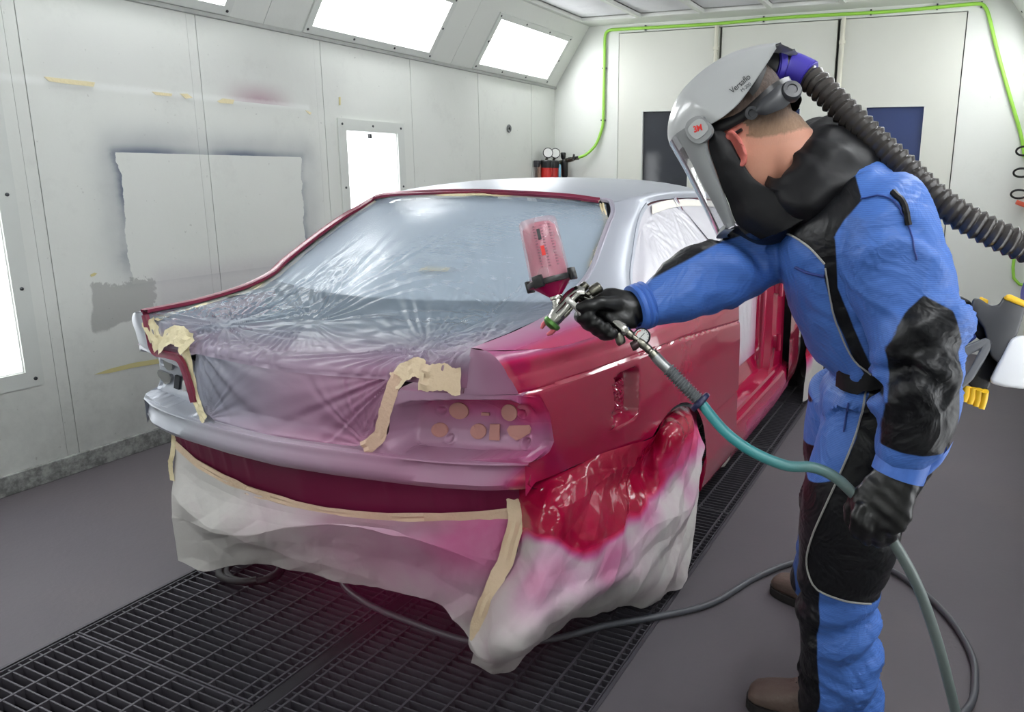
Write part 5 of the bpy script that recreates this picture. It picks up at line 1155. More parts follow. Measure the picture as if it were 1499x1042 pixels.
# pivot plate with the mark, printing on the shell
def text_mesh(txt, size, name, mat, parent, o, X, Y, ext=.0004, bold=False, cx=True, squeeze=1.0):
    cu = bpy.data.curves.new('txt', 'FONT'); cu.body = txt; cu.size = size; cu.extrude = ext; cu.align_x = 'CENTER' if cx else 'LEFT'; cu.align_y = 'CENTER'; cu.space_character = .95
    if bold: cu.offset = size*.025
    t = bpy.data.objects.new('txt', cu); COL.objects.link(t); dg = bpy.context.evaluated_depsgraph_get(); me = bpy.data.meshes.new_from_object(t.evaluated_get(dg)); bpy.data.objects.remove(t); bpy.data.curves.remove(cu)
    Vt = np.array([v.co[:] for v in me.vertices]); X, Y = np.array(X, float), np.array(Y, float); X /= np.linalg.norm(X); Y = Y-X*(X@Y); Y /= np.linalg.norm(Y); Z = np.cross(X, Y)
    m = MB(); m.add(np.array(o)+Vt[:, :1]*squeeze*X+Vt[:, 1:2]*Y+Vt[:, 2:]*Z, [tuple(p.vertices) for p in me.polygons]); bpy.data.meshes.remove(me); return m.build(name, mat, parent, smooth=False)
M['print_dark'] = simple('dark_print', (48, 50, 54), .5); M['print_red'] = simple('red_print', (216, 40, 34), .5)
for sy in (1, -1):
    m = MB(); m.prism([(p[0]+.062, p[1]+.040) for p in cr([(-.024, -.012), (-.014, -.026), (.012, -.026), (.026, -.008), (.024, .016), (.008, .026), (-.016, .018)], 28, True)], (0, sy*.117, 0), (1, 0, 0), (0, 0, 1), (0, -sy, 0), .010); m.build('pivot_plate', M['helm_mid'], hel, angle=30, clean=2)
    m = MB(); m.prism([(p[0]+.062, p[1]+.040) for p in cr([(-.017, -.013), (.013, -.015), (.018, .012), (-.013, .014)], 28, True)], (0, sy*.119, 0), (1, 0, 0), (0, 0, 1), (0, -sy, 0), .006); m.build('pivot_button', M['helm'], hel, angle=30, clean=2)
# left side faces the viewer: reading direction runs from front to back of the head
text_mesh('3M', .017, 'mark', M['print_red'], hel, (.062, .1196, .040), (-.94, 0, -.34), (-.34, 0, .94), bold=True, squeeze=.9)
sgv = shell(.0012); sg_b = BVHTree.FromPolygons([Vector(p) for p in sgv.reshape(-1, 3)], [(i*49+j, i*49+j+1, (i+1)*49+j+1, (i+1)*49+j) for i in range(39) for j in range(48)])
def on_shell(x, z): h_ = sg_b.ray_cast(Vector((x, .3, z)), Vector((0, -1, 0))); return np.array(h_[0]) if h_[0] else np.array((x, .11, z))
def shell_text(txt, size, c, dirx, diry, bold=False, squeeze=1.0):
    o = text_mesh(txt, size, 'printing', M['print_dark'], hel, (c[0], 0, c[1]), (dirx[0], 0, dirx[1]), (diry[0], 0, diry[1]), bold=bold, squeeze=squeeze)
    for v in o.data.vertices: v.co = Vector(on_shell(v.co.x, v.co.z))
shell_text('Versaflo', .0178, (-.048, .064), (-.995, .10), (.10, .995), squeeze=.80)
shell_text('M-200', .0098, (-.054, .0515), (-.995, .10), (.10, .995), squeeze=.9)
# head harness: band, ratchet
m = MB(); rows = []
for px_, pz, hw, yy in ((.085, .040, .010, .078), (.05, .030, .012, .083), (.02, .022, .012, .083), (-.01, .016, .010, .081), (-.04, .014, .014, .079), (-.075, .016, .020, .062), (-.10, .020, .022, .035), (-.112, .022, .024, 0)): rows.append((px_, pz, hw, yy))
R_ = cr(rows, 40); full = [tuple(r) for r in R_]+[(r[0], r[1], r[2], -r[3]) for r in R_[::-1][1:]]
G = np.array([[(x-(.004 if abs(y) > .05 else 0), y, z-h_), (x, y*1.06+(0), z-h_*.5), (x-.001, y*1.07, z), (x, y*1.06, z+h_*.5), (x-(.004 if abs(y) > .05 else 0), y, z+h_)] for x, z, h_, y in full]); m.grid(G); m.build('headband', M['black'], hel, angle=60)
m = MB(); C_ = [(-.045, .089, .004), (-.065, .087, .002), (-.09, .077, .002), (-.112, .060, .004)]; A = cr(C_, 16)
for p, w_ in zip(A, np.interp(np.linspace(0, 1, 16), [0, .2, .7, 1], [.006, .016, .024, .018])): pass
Wd = np.interp(np.linspace(0, 1, 16), [0, .2, .7, 1], [.006, .015, .022, .017])
G = np.array([[(p[0]-q_*w_*.25, p[1]+.006*(1-q_*q_), p[2]+q_*w_) for q_ in np.linspace(-1, 1, 7)] for p, w_ in zip(A, Wd)]); m.grid(G); m.build('ratchet_arm', M['dark_plastic'], hel)
m = MB(); m.lathe([(.019, -.008), (.020, 0), (.0195, .008), (.017, .012), (.010, .0125), (.009, .010), (.0005, .010)], (-.112, .060, .002), (-.62, .78, .05), 24); m.build('ratchet_knob', M['dark_plastic'], hel)
m = MB(); m.lathe([(.010, -.003), (.013, 0), (.013, .004), (.007, .005), (.006, .001)], (-.036, .0885, .007), (0, 1, 0), 18); m.build('band_stud', M['dark_plastic'], hel)
m = MB(); m.tube([(.045, .074, -.006), (.02, .079, -.002), (.0, .079, -.004)], .0035, 8); m.build('glasses_arm', M['black'], person if False else hel)
m = MB(); G = loft([[(-.05, .088, .058), (-.075, .083, .062), (-.10, .072, .082)], [(-.052, .083, .035), (-.072, .080, .042), (-.10, .070, .066)]], 12, 5); m.grid(G); m.build('strap', M['black'], hel)
# outlet at the back of the helmet
OB = HM.T@(at(1124, 94, 1.575)-HO); OA = HM.T@(at(1152, 100, 1.585)-(HO+HM@OB)); OA /= np.linalg.norm(OA)
m = MB(); m.lathe([(.020, -.03), (.028, -.010), (.030, .0), (.028, .012)], OB, OA, 26); m.build('air_inlet', M['black'], hel)
# ------------------------------------------------------------------ breathing hose, blower, gun, air hose
M['purple'] = simple('purple_cuff', (62, 52, 160), .35); M['yellow'] = simple('yellow_plastic', (240, 190, 40), .4); M['hosedark'] = simple('dark_corrugated_hose', (58, 54, 52), .22, 0, .05, 10)
H0 = HO+HM@(OB+OA*.012)
hp = [H0, at(1148, 98, 1.585), at(1168, 105, 1.58), at(1188, 116, 1.57), at(1212, 138, 1.55), at(1262, 188, 1.52), at(1320, 243, 1.49), at(1380, 298, 1.46), at(1440, 334, 1.44), at(1500, 362, 1.43), at(1560, 385, 1.44), at(1585, 410, 1.46), at(1570, 436, 1.48), at(1535, 430, 1.49), at(1506, 424, 1.49)]
C = cr(hp, 900); Ls = np.r_[0, np.cumsum(np.linalg.norm(np.diff(C, axis=0), axis=1))]
bh = empty('breathing_hose', H0, label='dark corrugated breathing hose arching from the helmet over the shoulder', cat='hose')
a0, a1 = Ls[-1]*.075, Ls[-1]*.985; sel = (Ls > a0) & (Ls < a1); ph = (Ls[sel]-a0)/.0165; r_ = .0235+.0062*(1-np.abs(2*(ph-np.floor(ph))-1))**.9
m = MB(); m.tube(C[sel]-H0, r_, 22); m.build('corrugated_tube', M['hosedark'], bh, angle=50)
def cuffs(i0, i1, rad, mat, name, par, ridges=0):
    k0, k1 = np.searchsorted(Ls, i0), np.searchsorted(Ls, i1); m = MB(); n = k1-k0; rr = np.full(n, rad); rr[:2] -= .003; rr[-2:] -= .003
    m.tube(C[k0:k1]-H0, rr, 28); return m.build(name, mat, par, angle=50)
cuffs(.0, .020, .033, M['purple'], 'locking_ring', bh); cuffs(.018, .034, .030, M['black'], 'collar', bh); cuffs(.032, a0+.014, .0345, M['purple'], 'cuff', bh); cuffs(a1-.03, Ls[-1], .034, M['purple'], 'cuff', bh)
# blower unit on the belt
TB = 1.50; BO = at(1440, 500, TB)
bu = empty('air_blower', BO, label='black belt-mounted air blower with yellow caps and white filter box', cat='respirator')
vdir = BO-CAM; vdir /= np.linalg.norm(vdir)
def plate(name, pts, t, depth, mat, parent, org, bev=.004, rs=0, n=None):
    P3 = [at(x, y, t)-org for x, y in pts]; m = MB(); bm = bmesh.new(); vs = [bm.verts.new(p) for p in P3]; f = bm.faces.new(vs); r = bmesh.ops.extrude_face_region(bm, geom=[f])
    for v in [g for g in r['geom'] if isinstance(g, bmesh.types.BMVert)]: v.co += Vector(vdir*depth)
    bmesh.ops.recalc_face_normals(bm, faces=bm.faces); bmesh.ops.bevel(bm, geom=bm.edges[:], offset=bev, segments=3, profile=.5, affect='EDGES', clamp_overlap=True)
    me = bpy.data.meshes.new(name); bm.to_mesh(me); bm.free(); me.materials.append(mat)
    for p in me.polygons: p.use_smooth = True
    return link(name, me, parent)
M['filter_white'] = simple('white_filter_box', (222, 223, 226), .3)
plate('spine', [(1404, 432), (1420, 440), (1440, 470), (1462, 492), (1474, 500), (1452, 556), (1447, 570), (1424, 568), (1414, 560), (1430, 535), (1446, 505), (1420, 488), (1408, 462)], TB-.01, .11, M['black'], bu, BO)
plate('neck', [(1424, 436), (1433, 436), (1448, 446), (1462, 446), (1470, 432), (1502, 446), (1496, 470), (1489, 490), (1478, 512), (1462, 532), (1450, 522), (1440, 480), (1420, 452)], TB-.045, .10, M['dark_plastic'], bu, BO, .010)
plate('filter_box', [(1480, 494), (1494, 490), (1540, 500), (1536, 560), (1500, 570), (1466, 566), (1447, 560)], TB-.05, .12, M['filter_white'], bu, BO, .010)
plate('outlet_rim', [(1467, 437), (1476, 429), (1510, 444), (1506, 452)], TB-.05, .07, M['yellow'], bu, BO, .006)
plate('bracket', [(1402, 520), (1412, 506), (1440, 495), (1452, 494), (1456, 502), (1440, 530), (1424, 556), (1408, 570), (1400, 572), (1400, 560), (1412, 552), (1426, 528), (1434, 512), (1414, 522), (1404, 530)], TB-.045, .03, simple('grey_bracket', (88, 90, 94), .4), bu, BO, .004)
plate('catch', [(1433, 436), (1436, 434), (1447, 439), (1446, 446), (1438, 443)], TB-.02, .03, M['yellow'], bu, BO, .002)
yc = empty('battery_cap', (0, 0, 0)); bpy.data.objects.remove(yc)
m = MB()
for i in range(4):
    x0 = 1411+i*8.6; y0 = 568+i*2.4; P = [at(x0+5, y0-3, TB-.03-.004*i)-BO, at(x0+2.5, y0+11, TB-.03)-BO, at(x0, y0+20+i*1.2, TB-.03)-BO]; m.tube(P, [.0075, .0075, .0055], 10)
m.build('battery_cap', M['yellow'], bu)
plate('buckle', [(1412, 484), (1422, 480), (1430, 494), (1418, 503), (1411, 500)], TB-.03, .02, M['navy'], bu, BO, .002)
m = MB(); Q = [at(1398, 560, 1.50), at(1350, 556, 1.47), at(1300, 556, 1.47), at(1262, 555, 1.50), at(1228, 550, 1.55)]
bl_ = [snap(q_, .006) for q_ in cr(Q, 24)]; G = np.array([[p-np.array([0, 0, .018])-BO, p-BO, p+np.array([0, 0, .018])-BO] for p in bl_]); m.grid(G); m.build('belt', M['blackc'], bu)

# spray gun
GT = 1.50; GO = at(862, 442, GT)
gun = empty('spray_gun', GO, label='chrome spray gun with upright pink paint cup held in the gloved hand', cat='spray gun')
def gp(x, y, dt=0.0): return at(x, y, GT+dt)-GO
def cyl(name, a, b, prof, mat, parent=None, seg=24, cap=True, dt=(0, 0)):
    """lathe between two gun points; prof = (radius m, fraction)"""
    A, B = gp(*a, dt[0]), gp(*b, dt[1]); ax = B-A; L_ = np.linalg.norm(ax); m = MB(); m.lathe([(r, f*L_) for r, f in prof], A, ax, seg, cap=cap); return m.build(name, mat, parent or gun, angle=35)
M['paint_liq'] = simple('magenta_paint', (150, 10, 70), .15, 0, .05); M['steel'] = simple('gun_steel', (176, 174, 168), .18, 1.0, .05, 20); M['steel_d'] = simple('dark_steel', (120, 118, 108), .3, 1.0)
def cup_mat():
    k = NT('misted_clear_cup'); a = k.n('BsdfTransparent'); a.inputs[0].default_value = (.98, .92, .94, 1); p = k.n('BsdfPrincipled'); p.inputs['Base Color'].default_value = lin((226, 206, 212)); p.inputs['Roughness'].default_value = .15
    m_ = k.n('MixShader'); k.t.links.new(k.math('ADD', .26, k.math('MULTIPLY', k.ramp(k.noise(14, 3, .5), .45, .75), .22)), m_.inputs[0]); k.l(a, m_, 0, 1); k.l(p, m_, 0, 2); k.l(m_, k.out); return k.m
M['cup'] = cup_mat(); M['tick'] = simple('faded_print', (120, 84, 96), .6)
cupb, cupt = (805.6, 407.5), (786, 322)
cyl('cup', cupb, cupt, [(.0405, 0), (.0405, .05), (.0390, .55), (.0378, .955), (.0355, .995), (.034, 1.0), (.0, 1.0)], M['cup'], seg=36, cap=False)
cyl('paint_bag', cupb, cupt, [(.034, .0), (.0365, .1), (.034, .45), (.0345, .7), (.033, .86), (.026, .93), (.0, .94)], simple('pink_paint_bag', (178, 58, 96), .3, 0, .22, 16), seg=28)
c_ = cyl('cup_collar', (808, 416), cupb, [(.040, 0), (.0475, .05), (.0485, .5), (.0475, .95), (.041, 1.0)], M['black'], seg=40)
A, B = gp(808, 416), gp(*cupb); ax = (B-A)/np.linalg.norm(B-A); e1 = np.cross(ax, vdir); e1 /= np.linalg.norm(e1); e2 = np.cross(ax, e1)
for q_ in (0, 1.57, 3.14, 4.71):
    m = MB(); r1 = e1*math.cos(q_)+e2*math.sin(q_); r2 = np.cross(ax, r1); m.box(A+r1*.050+ax*.008, (.008, .022, .024), np.stack([r1, r2, ax], 1), bev=.002); m.build('collar_lug', M['black'], gun)
cyl('cup_lid', (808, 415), (813.5, 433), [(.040, 0), (.036, .15), (.024, .6), (.013, 1.0)], M['paint_liq'], seg=32)
cyl('cup_adapter', (813, 431), (818, 452), [(.011, 0), (.0125, .1), (.0125, .3), (.0095, .34), (.0105, .45), (.0105, .7), (.0125, .72), (.0125, .9), (.009, 1.0)], M['steel'])
# cup scale ticks and label patches
m = MB(); axc = gp(*cupt)-gp(*cupb); Lc = np.linalg.norm(axc); axc /= Lc; vv_ = -vdir-axc*(axc@-vdir); vv_ /= np.linalg.norm(vv_); rr_ = np.cross(vv_, axc)
def cupp(a, h_, r=.0412): return gp(*cupb)+axc*h_*Lc+(vv_*math.cos(a)+rr_*math.sin(a))*(r-.0026*h_)
for a in (-.62, -1.05, -.25):
    for h_ in np.linspace(.18, .85, 15): m.box(cupp(a, h_), (.0045, .0016, .0012), np.stack([np.cross(axc, vv_*math.cos(a)+rr_*math.sin(a)), axc, vv_*math.cos(a)+rr_*math.sin(a)], 1))
m.build('scale_ticks', M['tick'], gun, smooth=False)
sgn = 1 if (rr_@CM[0]) > 0 else -1
m = MB()
for (a, h0, h1, w_) in ((.45*sgn, .62, .80, .006),): m.grid([[cupp(a-.08*sgn+.16*sgn*i, h0+(h1-h0)*j) for i in (0, 1)] for j in np.linspace(0, 1, 4)])
m.build('cup_print', M['print_dark'], gun)
m = MB(); m.grid([[cupp(.38*sgn+.18*sgn*i, .36+.16*j) for i in (0, 1)] for j in np.linspace(0, 1, 4)]); m.build('cup_print', M['print_red'], gun)
# gun body: curved casting
def gtube(name, pts, mat, seg=20, n=30):
    A = cr([list(gp(p[0], p[1], p[3] if len(p) > 3 else 0))+[p[2]] for p in pts], n); m = MB(); m.tube(A[:, :3], A[:, 3], seg); return m.build(name, mat, gun, angle=50)
gtube('gun_body', [(806, 474, .0125), (812, 466, .0150), (820, 456, .0160), (829, 444, .0155), (838, 434, .0150), (847, 428, .0140), (856, 428, .013)], M['steel'])
gtube('gun_body_rail', [(818, 462, .009, -.012), (829, 450, .009, -.012), (838, 438, .009, -.010), (846, 430, .008, -.008)], M['steel'])
gtube('handle', [(845, 431, .012), (858, 438, .0135, .010), (872, 449, .0130, .016), (888, 462, .0125, .014), (902, 473, .0125, .004), (914, 483, .0135), (918, 486, .011)], M['steel'])
gtube('fluid_knob', [(845, 429, .0055), (848, 426, .0055), (849, 425, .0085), (858, 417, .0088), (860, 415, .006)], M['steel_d'], 14)
gtube('fan_knob', [(860, 431, .006, -.01), (864, 428, .006, -.01), (865, 427.5, .0105, -.01), (877, 420, .0108, -.01), (880, 418, .007, -.01)], M['steel_d'], 14)
gtube('needle_packing', [(826, 462, .0055, -.012), (832, 456, .0055, -.012), (833, 455, .004, -.012), (842, 446, .003, -.012)], M['steel_d'], 12)
gtube('trigger', [(829, 437, .0055, -.018), (834, 441, .0065, -.019), (840, 446, .006, -.018), (848, 456, .005, -.014), (856, 468, .004, -.010)], M['white_plastic'] if False else simple('satin_trigger', (206, 204, 200), .3, .6), 12)
cyl('trigger_pivot', (829, 437), (829.2, 437.2), [(.006, -60), (.006, 60)], M['steel_d'], seg=14) if False else None
cyl('air_cap', (811, 470), (803, 479), [(.015, 0), (.0185, .1), (.0188, .5), (.016, .75), (.012, .9), (.008, 1.0)], simple('green_air_cap', (86, 130, 66), .3, .7), seg=20)
for sg_ in (-1, 1):
    a_, b_2 = gp(803, 479), gp(799, 483); dd_ = (b_2-a_)/np.linalg.norm(b_2-a_); p_ = np.cross(dd_, vdir); p_ /= np.linalg.norm(p_); m = MB(); m.tube([a_+p_*sg_*.012-dd_*.006, a_+p_*sg_*.012+dd_*.004, a_+p_*sg_*.009+dd_*.012], [.005, .005, .003], 10); m.build('air_horn', simple('pink_stained_horn', (190, 90, 100), .35, .4), gun)
gtube('lower_valve', [(906, 478, .006), (905, 486, .006), (905, 488, .0095), (909, 500, .010), (911, 504, .007)], M['steel_d'], 16)
gtube('swivel', [(914, 483, .0068), (918, 486, .0068), (918.5, 486.3, .0085), (925, 492, .0085), (926, 492.5, .006), (932, 497, .006)], M['steel_d'], 14)
m = MB(); gc = gp(939.5, 492.5); fwd = -vdir+CM[0]*.25-CM[1]*.1; fwd /= np.linalg.norm(fwd)
m.lathe([(.013, -.014), (.0155, -.012), (.0172, -.004), (.0172, .003), (.0160, .005), (.0150, .004), (.0150, .002)], gc, fwd, 30, cap=False); ga = m.build('pressure_gauge', M['black'], gun)
m = MB(); m.lathe([(.0001, .0022), (.0152, .0022)], gc, fwd, 30, cap=False); m.build('dial', simple('dial_white', (214, 216, 214), .3), ga)
gx = np.cross(CM[1]*-1, fwd); gx /= np.linalg.norm(gx); gy = np.cross(fwd, gx)
m = MB(); m.grid([[gc+fwd*.0028+(gx*math.cos(a)+gy*math.sin(a))*r for r in (.0105, .0125)] for a in np.linspace(1.7, 3.4, 16)]); m.build('dial_arc', M['print_red'], ga)
m = MB(); m.tube([gc+fwd*.003-(gx*.6+gy*.5)*.004, gc+fwd*.003+(gx*.6+gy*.7)*.010], .0007, 5); m.build('needle', M['print_dark'], ga)
m = MB()
for a in np.linspace(-.9, 3.9, 13): r1 = gx*math.cos(a)+gy*math.sin(a); m.tube([gc+fwd*.0029+r1*.0118, gc+fwd*.0029+r1*.0142], .0004, 4)
m.build('dial_ticks', M['print_dark'], ga)
gtube('regulator', [(933, 498, .0075), (940, 503, .009), (946, 508, .0085)], M['steel_d'], 14)
gtube('regulator_knob', [(936, 500, .006), (931, 504, .009), (926, 507, .0095), (924, 508, .008)], simple('regulator_knob', (60, 40, 42), .3, .3), 16)
# air hose: gun -> left hand -> floor -> loop -> under the car
ah = empty('air_hose', GO, label='teal and grey air hose running from the gun through the left hand to the floor', cat='hose')
def ahp(x, y, t): return at(x, y, t)
hpts = [at(1024, 587, 1.485), at(1060, 630, 1.47), at(1100, 660, 1.455), at(1150, 681, 1.44), at(1190, 684, 1.43), at(1222, 698, 1.425), at(1252, 726, 1.43), at(1275, 756, 1.43), at(1303, 786, 1.42), at(1342, 855, 1.44), at(1371, 935, 1.47), at(1390, 1005, 1.51), at(1402, 1060, 1.55), at(1412, 1130, 1.60)]
fl = .0125
hpts += [np.array([.085, 1.62, .10]), np.array([.02, 1.66, .03]), np.array([-.01, 1.74, fl]), np.array([.06, 1.86, fl]), np.array([.147, 2.04, fl]), np.array([.163, 2.18, fl]), np.array([.151, 2.304, fl]), np.array([.09, 2.47, fl]), np.array([-.02, 2.63, fl]), np.array([-.146, 2.729, fl]), np.array([-.30, 2.74, fl]), np.array([-.448, 2.612, fl]), np.array([-.55, 2.44, fl]), np.array([-.64, 2.22, fl]), np.array([-.777, 2.069, fl]), np.array([-.90, 1.96, fl]), np.array([-1.034, 1.81, fl]), np.array([-1.22, 1.71, fl]), np.array([-1.473, 1.709, fl]), np.array([-1.70, 1.74, fl]), np.array([-1.861, 1.819, fl]), np.array([-1.97, 2.0, fl]), np.array([-2.0, 2.4, fl])]
C2 = cr(hpts, 460)
hk = NT('air_hose_rubber'); hco = hk.attr('grey'); hk.principled(hk.mix(hk.ramp(hco, .0, .5), hk.mix(hk.noise(8, 3), lin((48, 128, 132)), lin((60, 146, 148))), hk.mix(hk.ramp(hco, .55, .95), hk.mix(hk.noise(9, 4), lin((84, 96, 95)), lin((108, 118, 115))), lin((78, 80, 86)))), .38); M['airhose'] = hk.m
L2 = np.r_[0, np.cumsum(np.linalg.norm(np.diff(C2, axis=0), axis=1))]; iw = np.argmin(np.linalg.norm(C2-at(1160, 683, 1.437), axis=1))
m = MB(); m.tube(C2-GO, .0105, 14); m.build('hose', M['airhose'], ah, attrs={'grey': np.repeat(.5*sstep(L2[iw]-.12, L2[iw]+.15, L2)+.5*(C2[:, 2] < .06), 14)})
S0 = [at(946, 508, 1.50), at(957, 519, 1.497), at(968, 531, 1.495), at(983, 545, 1.492), at(1003, 566, 1.488), at(1026, 589, 1.485)]
cA = cr(S0, 120); m = MB(); m.tube(cA[:22]-GO, [.0085]*8+[.0075]*4+[.010]*10, 14); m.build('coupling', M['steel_d'], ah)
m = MB(); m.tube(cA[20:50]-GO, .0108, 16); m.build('coupling_sleeve', simple('dull_grey_coupling', (140, 142, 142), .35, .6), ah)
k = np.arange(70); m = MB(); m.tube(cA[48:118]-GO, .0125+.0016*np.sign(np.sin(k*1.25)), 16); m.build('kink_guard', simple('grey_kink_guard', (92, 96, 98), .5), ah)
m = MB(); dvc = cA[-1]-cA[-8]; m.lathe([(.012, -.006), (.022, -.004), (.024, .0), (.023, .005), (.012, .007)], cA[-3]-GO, dvc, 26); m.build('hose_guard_ring', simple('blue_black_ring', (30, 34, 72), .4), ah)
# coil of black hose under the tail
co_ = at(330, 850, 1.0)*0+np.array([-2.16, 1.70, .02]); m = MB(); ang = np.linspace(0, 2*math.pi*1.9, 120)
m.tube(np.stack([.105*np.cos(ang), .085*np.sin(ang)+.015*np.sin(ang*.5), .016+.010*ang/6.28+.012*np.maximum(np.sin(ang), 0)], 1), .0125, 12); o = m.build('hose_coil', M['rubber']); o.location = (-2.165, 1.71, 0)
tag(o, 'coil of black rubber hose lying on the grating under the far tail corner', 'hose')

# ------------------------------------------------------------------ back wall: air line, filters, coiled lead
gh = empty('green_air_line', (-3.1, YB-.02, 2.6), label='lime green air line clipped round the end doors', cat='hose')
GLO = np.array([-3.1, YB-.02, 2.6]); M['lime'] = simple('lime_hose', (150, 206, 76), .35)
def bw(x, y, d_=.018): p = on(x, y, 1, YB-d_); return p
gl = [bw(846, 231, .10), bw(858, 226, .06), bw(872, 212, .03), bw(880, 192), bw(883, 176), bw(884, 130), bw(885, 80), bw(886, 52), bw(892, 44.5), bw(905, 43), bw(960, 40), bw(1050, 34.5), bw(1130, 27), bw(1200, 22.5), bw(1300, 17), bw(1400, 8), bw(1432, 5.5), bw(1441, 9), bw(1448, 25), bw(1460, 75), bw(1478, 140), bw(1494, 195), bw(1500, 230)]
m = MB(); m.tube(cr(gl, 260)-GLO, .0135, 10); m.build('hose', M['lime'], gh)
for x, y in ((883, 176), (885, 100), (945, 41), (1118, 28), (1275, 18), (1372, 10), (1437, 7)):
    m = MB(); p = bw(x, y, .012); m.box(p-GLO, (.045, .02, .012) if 870 < x < 890 else (.012, .02, .045)); m.build('clip', M['screw'], gh, smooth=False)
m = MB(); m.tube(np.array([bw(832, 233, .11), bw(840, 232, .105), bw(847, 230.5, .10)])-GLO, .017, 10); m.build('ferrule', M['black'], gh)
o = None
m = MB(); m.tube(np.array([bw(1485, 372), bw(1483, 392), bw(1484, 407), bw(1492, 416), bw(1502, 418)])-GLO, .012, 10); m.build('hose', M['lime'], gh)
fu = empty('air_filter_unit', (XL+.09, 6.42, 1.40), label='twin red air filter canisters with two gauges in the far corner', cat='filter')
FO = np.array([XL+.09, 6.42, 1.40]); M['redc'] = simple('red_canister', (196, 36, 30), .3)
def fpos(px, py, dx=.09): return on(px, py, 0, XL+dx)
pa, pb = fpos(795, 236), fpos(803, 236)
for yy in (6.335, 6.455):
    m = MB(); m.lathe([(.040, -.42), (.052, -.40), (.054, -.10), (.054, 0)], np.array([XL+.09, yy, 1.43])-FO, (0, 0, 1), 24); m.build('canister', M['redc'], fu)
    m = MB(); m.lathe([(.058, 0), (.060, .01), (.060, .06), (.05, .07)], np.array([XL+.09, yy, 1.43])-FO, (0, 0, 1), 24); m.build('cap', M['black'], fu)
m = MB(); m.box(np.array([XL+.04, 6.395, 1.465])-FO, (.05, .34, .06), bev=.008); m.build('manifold', M['dark_plastic'], fu)
for yy in (6.33, 6.47):
    gc2 = np.array([XL+.11, yy, 1.565])-FO; m = MB(); fw2 = np.array([.55, -.8, .05]); m.lathe([(.030, -.02), (.046, -.015), (.047, .01), (.042, .014), (.041, .010), (.0005, .010)], gc2, fw2, 24); g_ = m.build('gauge', M['black'], fu)
    m = MB(); m.lathe([(.0005, .0115), (.040, .0115)], gc2, fw2, 24, cap=False); m.build('dial', simple('gauge_face', (226, 226, 222), .3), g_); m = MB(); m.tube([np.array([XL+.09, yy, 1.50])-FO, gc2-np.array([0, 0, .03])], .012, 8); m.build('stem', M['steel_d'], fu)
m = MB(); m.tube([np.array([XL+.05, 6.27, z])-FO for z in (1.46, 1.2, .9, .4, .05)], .018, 10); m.build('inlet_pipe', simple('copper_grey_pipe', (150, 118, 104), .4, .5), fu)
m = MB(); m.tube(np.array([np.array([XL+.14, 6.50, 1.46])-FO, np.array([XL+.17, 6.45, 1.38])-FO, np.array([XL+.18, 6.41, 1.25])-FO, np.array([XL+.18, 6.38, 1.0])-FO]), .011, 10); m.build('blue_hose', simple('pale_blue_hose', (110, 160, 184), .4), fu)
rg = empty('air_regulator', (-3.52, YB-.10, 1.50), label='small black water trap and valve joining the green air line', cat='regulator'); RO = np.array([-3.52, YB-.10, 1.50])
m = MB(); m.tube(np.array([[XL+.11, 6.52, 1.475], [XL+.13, YB-.10, 1.485], [-3.50, YB-.10, 1.50], [-3.42, YB-.105, 1.515]])-RO, .022, 12); m.build('valve_body', M['steel_d'], rg)
m = MB(); m.lathe([(.008, -.20), (.016, -.19), (.018, -.16), (.030, -.13), (.034, -.02), (.034, .0), (.02, .02)], np.array([-3.515, YB-.10, 1.49])-RO, (0, 0, 1), 18); m.build('trap_bowl', M['black'], rg)
m = MB(); m.lathe([(.014, 0), (.024, .02), (.026, .055), (.02, .065)], np.array([-3.53, YB-.10, 1.51])-RO, (0, 0, 1), 14); m.build('trap_knob', M['black'], rg)
m = MB(); m.tube(np.array([[-3.43, YB-.105, 1.50], [-3.41, YB-.12, 1.52], [-3.40, YB-.13, 1.56]])-RO, .010, 8); m.build('lever', M['metal'], rg)
m = MB(); m.tube(np.array([[-3.42, YB-.105, 1.515], [-3.36, YB-.105, 1.52]])-RO, .012, 8); m.build('nipple', M['steel_d'], rg)
# coiled lead hanging at the right edge
m = MB(); c0 = bw(1500, 250, .10); cz = np.linspace(0, 1, 160); Hh = [bw(1503, y, .10)[2] for y in (205, 300)]
xs = c0[0]+.012+.085*np.cos(cz*2*math.pi*3+math.pi/2*0)*1.0; zz = Hh[0]+(Hh[1]-Hh[0])*cz-.03*np.sin(cz*2*math.pi*3)*2.2; m.tube(np.stack([xs, np.full(160, YB-.10)+.04*np.sin(cz*2*math.pi*3), zz], 1), .008, 8)
o = m.build('coiled_lead', M['black']); tag(o, 'coiled black lead hanging on the end wall at the right edge', 'cable')
m = MB(); p = bw(1497, 299, .06); m.box(p, (.10, .05, .035), np.array([[.94, 0, -.34], [0, 1, 0], [.34, 0, .94]]).T, bev=.008); m.box(p+np.array([.09, 0, .02]), (.10, .04, .05), bev=.008); o = m.build('plug', simple('orange_plug', (214, 92, 66), .4)); tag(o, 'small orange plug beside the coiled lead', 'plug')
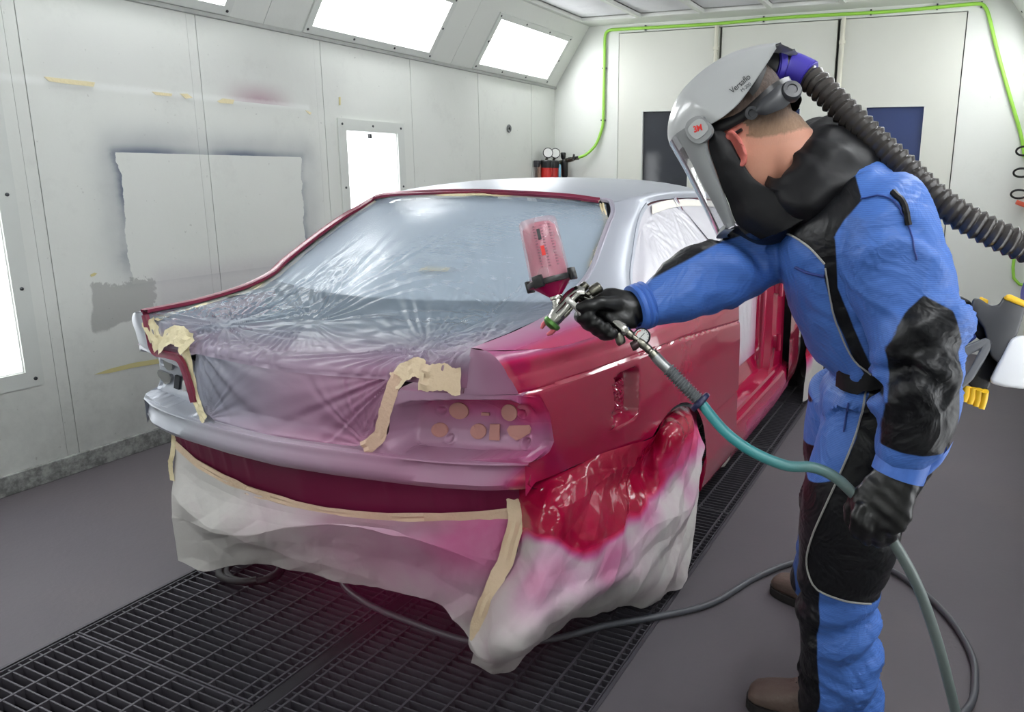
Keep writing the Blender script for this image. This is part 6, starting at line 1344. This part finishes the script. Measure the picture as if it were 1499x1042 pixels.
# grommet on the left wall, tape scraps
p = on(745, 188, 0, XL+.004); m = MB(); m.lathe([(.012, .0), (.012, .006), (.030, .008), (.034, .004), (.034, 0)], p, (1, 0, 0), 20); o = m.build('wall_grommet', simple('grey_grommet', (96, 98, 98), .5)); tag(o, 'small round grey grommet alone on the far left wall', 'grommet')
def scrap(pts, lab, dark=0):
    m = MB(); P = [on(x, y, 0, XL+.004) for x, y in pts]; n = len(P); q = [p_+np.array([.0012, 0, 0]) for p_ in P]
    m.add(P+q, [tuple(range(n)), tuple(range(n, 2*n))[::-1]]+[(i, n+i, n+(i+1) % n, (i+1) % n) for i in range(n)]); o = m.build('tape_scrap', M['tapeY'] if not dark else M['tape_old'], smooth=False, clean=2); tag(o, lab, 'tape', 'old tape scraps on the left wall')
M['tape_old'] = simple('old_yellow_tape', (206, 196, 140), .6)
scrap([(64, 112), (100, 116), (139, 120.5), (137, 127), (100, 123), (72, 119)], 'longest strip of old yellow tape high on the left wall')
scrap([(222, 134), (252, 137), (251, 141), (228, 139)], 'short strip of old tape left of the first panel joint')
scrap([(263, 137), (274, 137), (282, 143), (272, 144.5)], 'torn tape nub beside the panel joint')
scrap([(318, 148), (326, 144), (343, 146), (341, 152), (322, 151)], 'torn tape nub just below the purple mist')
scrap([(447, 161), (456, 165), (454, 168), (449, 164)], 'tiny curled tape end above the wall window')
scrap([(138, 548), (160, 540), (195, 531), (233, 525), (233, 532), (195, 538), (160, 546)], 'long yellow tape strip low on the wall beside the tail', 1)
scrap([(132, 402), (138, 399), (142, 400), (138, 404), (133, 405)], 'small yellow tape nub above the grey blot', 1)
scrap([(0, 200), (4, 200), (10, 230), (14, 255), (11, 256), (6, 232)], 'curved tape strip at the far left edge beside the wall light', 1)
scrap([(496, 142), (498.5, 142), (498.5, 154), (496.5, 154)], 'tiny upright tape mark above the wall window', 1)

# ------------------------------------------------------------------ drifting paint mist
k = NT('paint_mist_volume'); co = k.coords(); vl = k.n('VectorMath', operation='LENGTH'); k.t.links.new(co, vl.inputs[0])
fa = k.n('MapRange', interpolation_type='SMOOTHSTEP'); k.t.links.new(vl.outputs['Value'], fa.inputs[0]); fa.inputs[1].default_value = 1.0; fa.inputs[2].default_value = .1
dn = k.math('MULTIPLY', fa.outputs[0], k.ramp(k.noise(1.6, 4, .6), .25, .75)); pv = k.n('VolumePrincipled'); pv.inputs['Color'].default_value = lin((226, 60, 132)); k.t.links.new(k.math('MULTIPLY', dn, .8), pv.inputs['Density']); pv.inputs['Anisotropy'].default_value = .2
k.t.links.new(pv.outputs[0], k.out.inputs['Volume'])
bm = bmesh.new(); bmesh.ops.create_icosphere(bm, subdivisions=3, radius=1.0); me = bpy.data.meshes.new('paint_mist'); bm.to_mesh(me); bm.free(); me.materials.append(k.m)
o = link('paint_mist', me); p = at(585, 800, 1.62); o.location = p; o.scale = (.52, .34, .42); o['kind'] = 'stuff'; o['label'] = 'thin pink cloud of paint mist drifting in front of the tail'; o['category'] = 'mist'
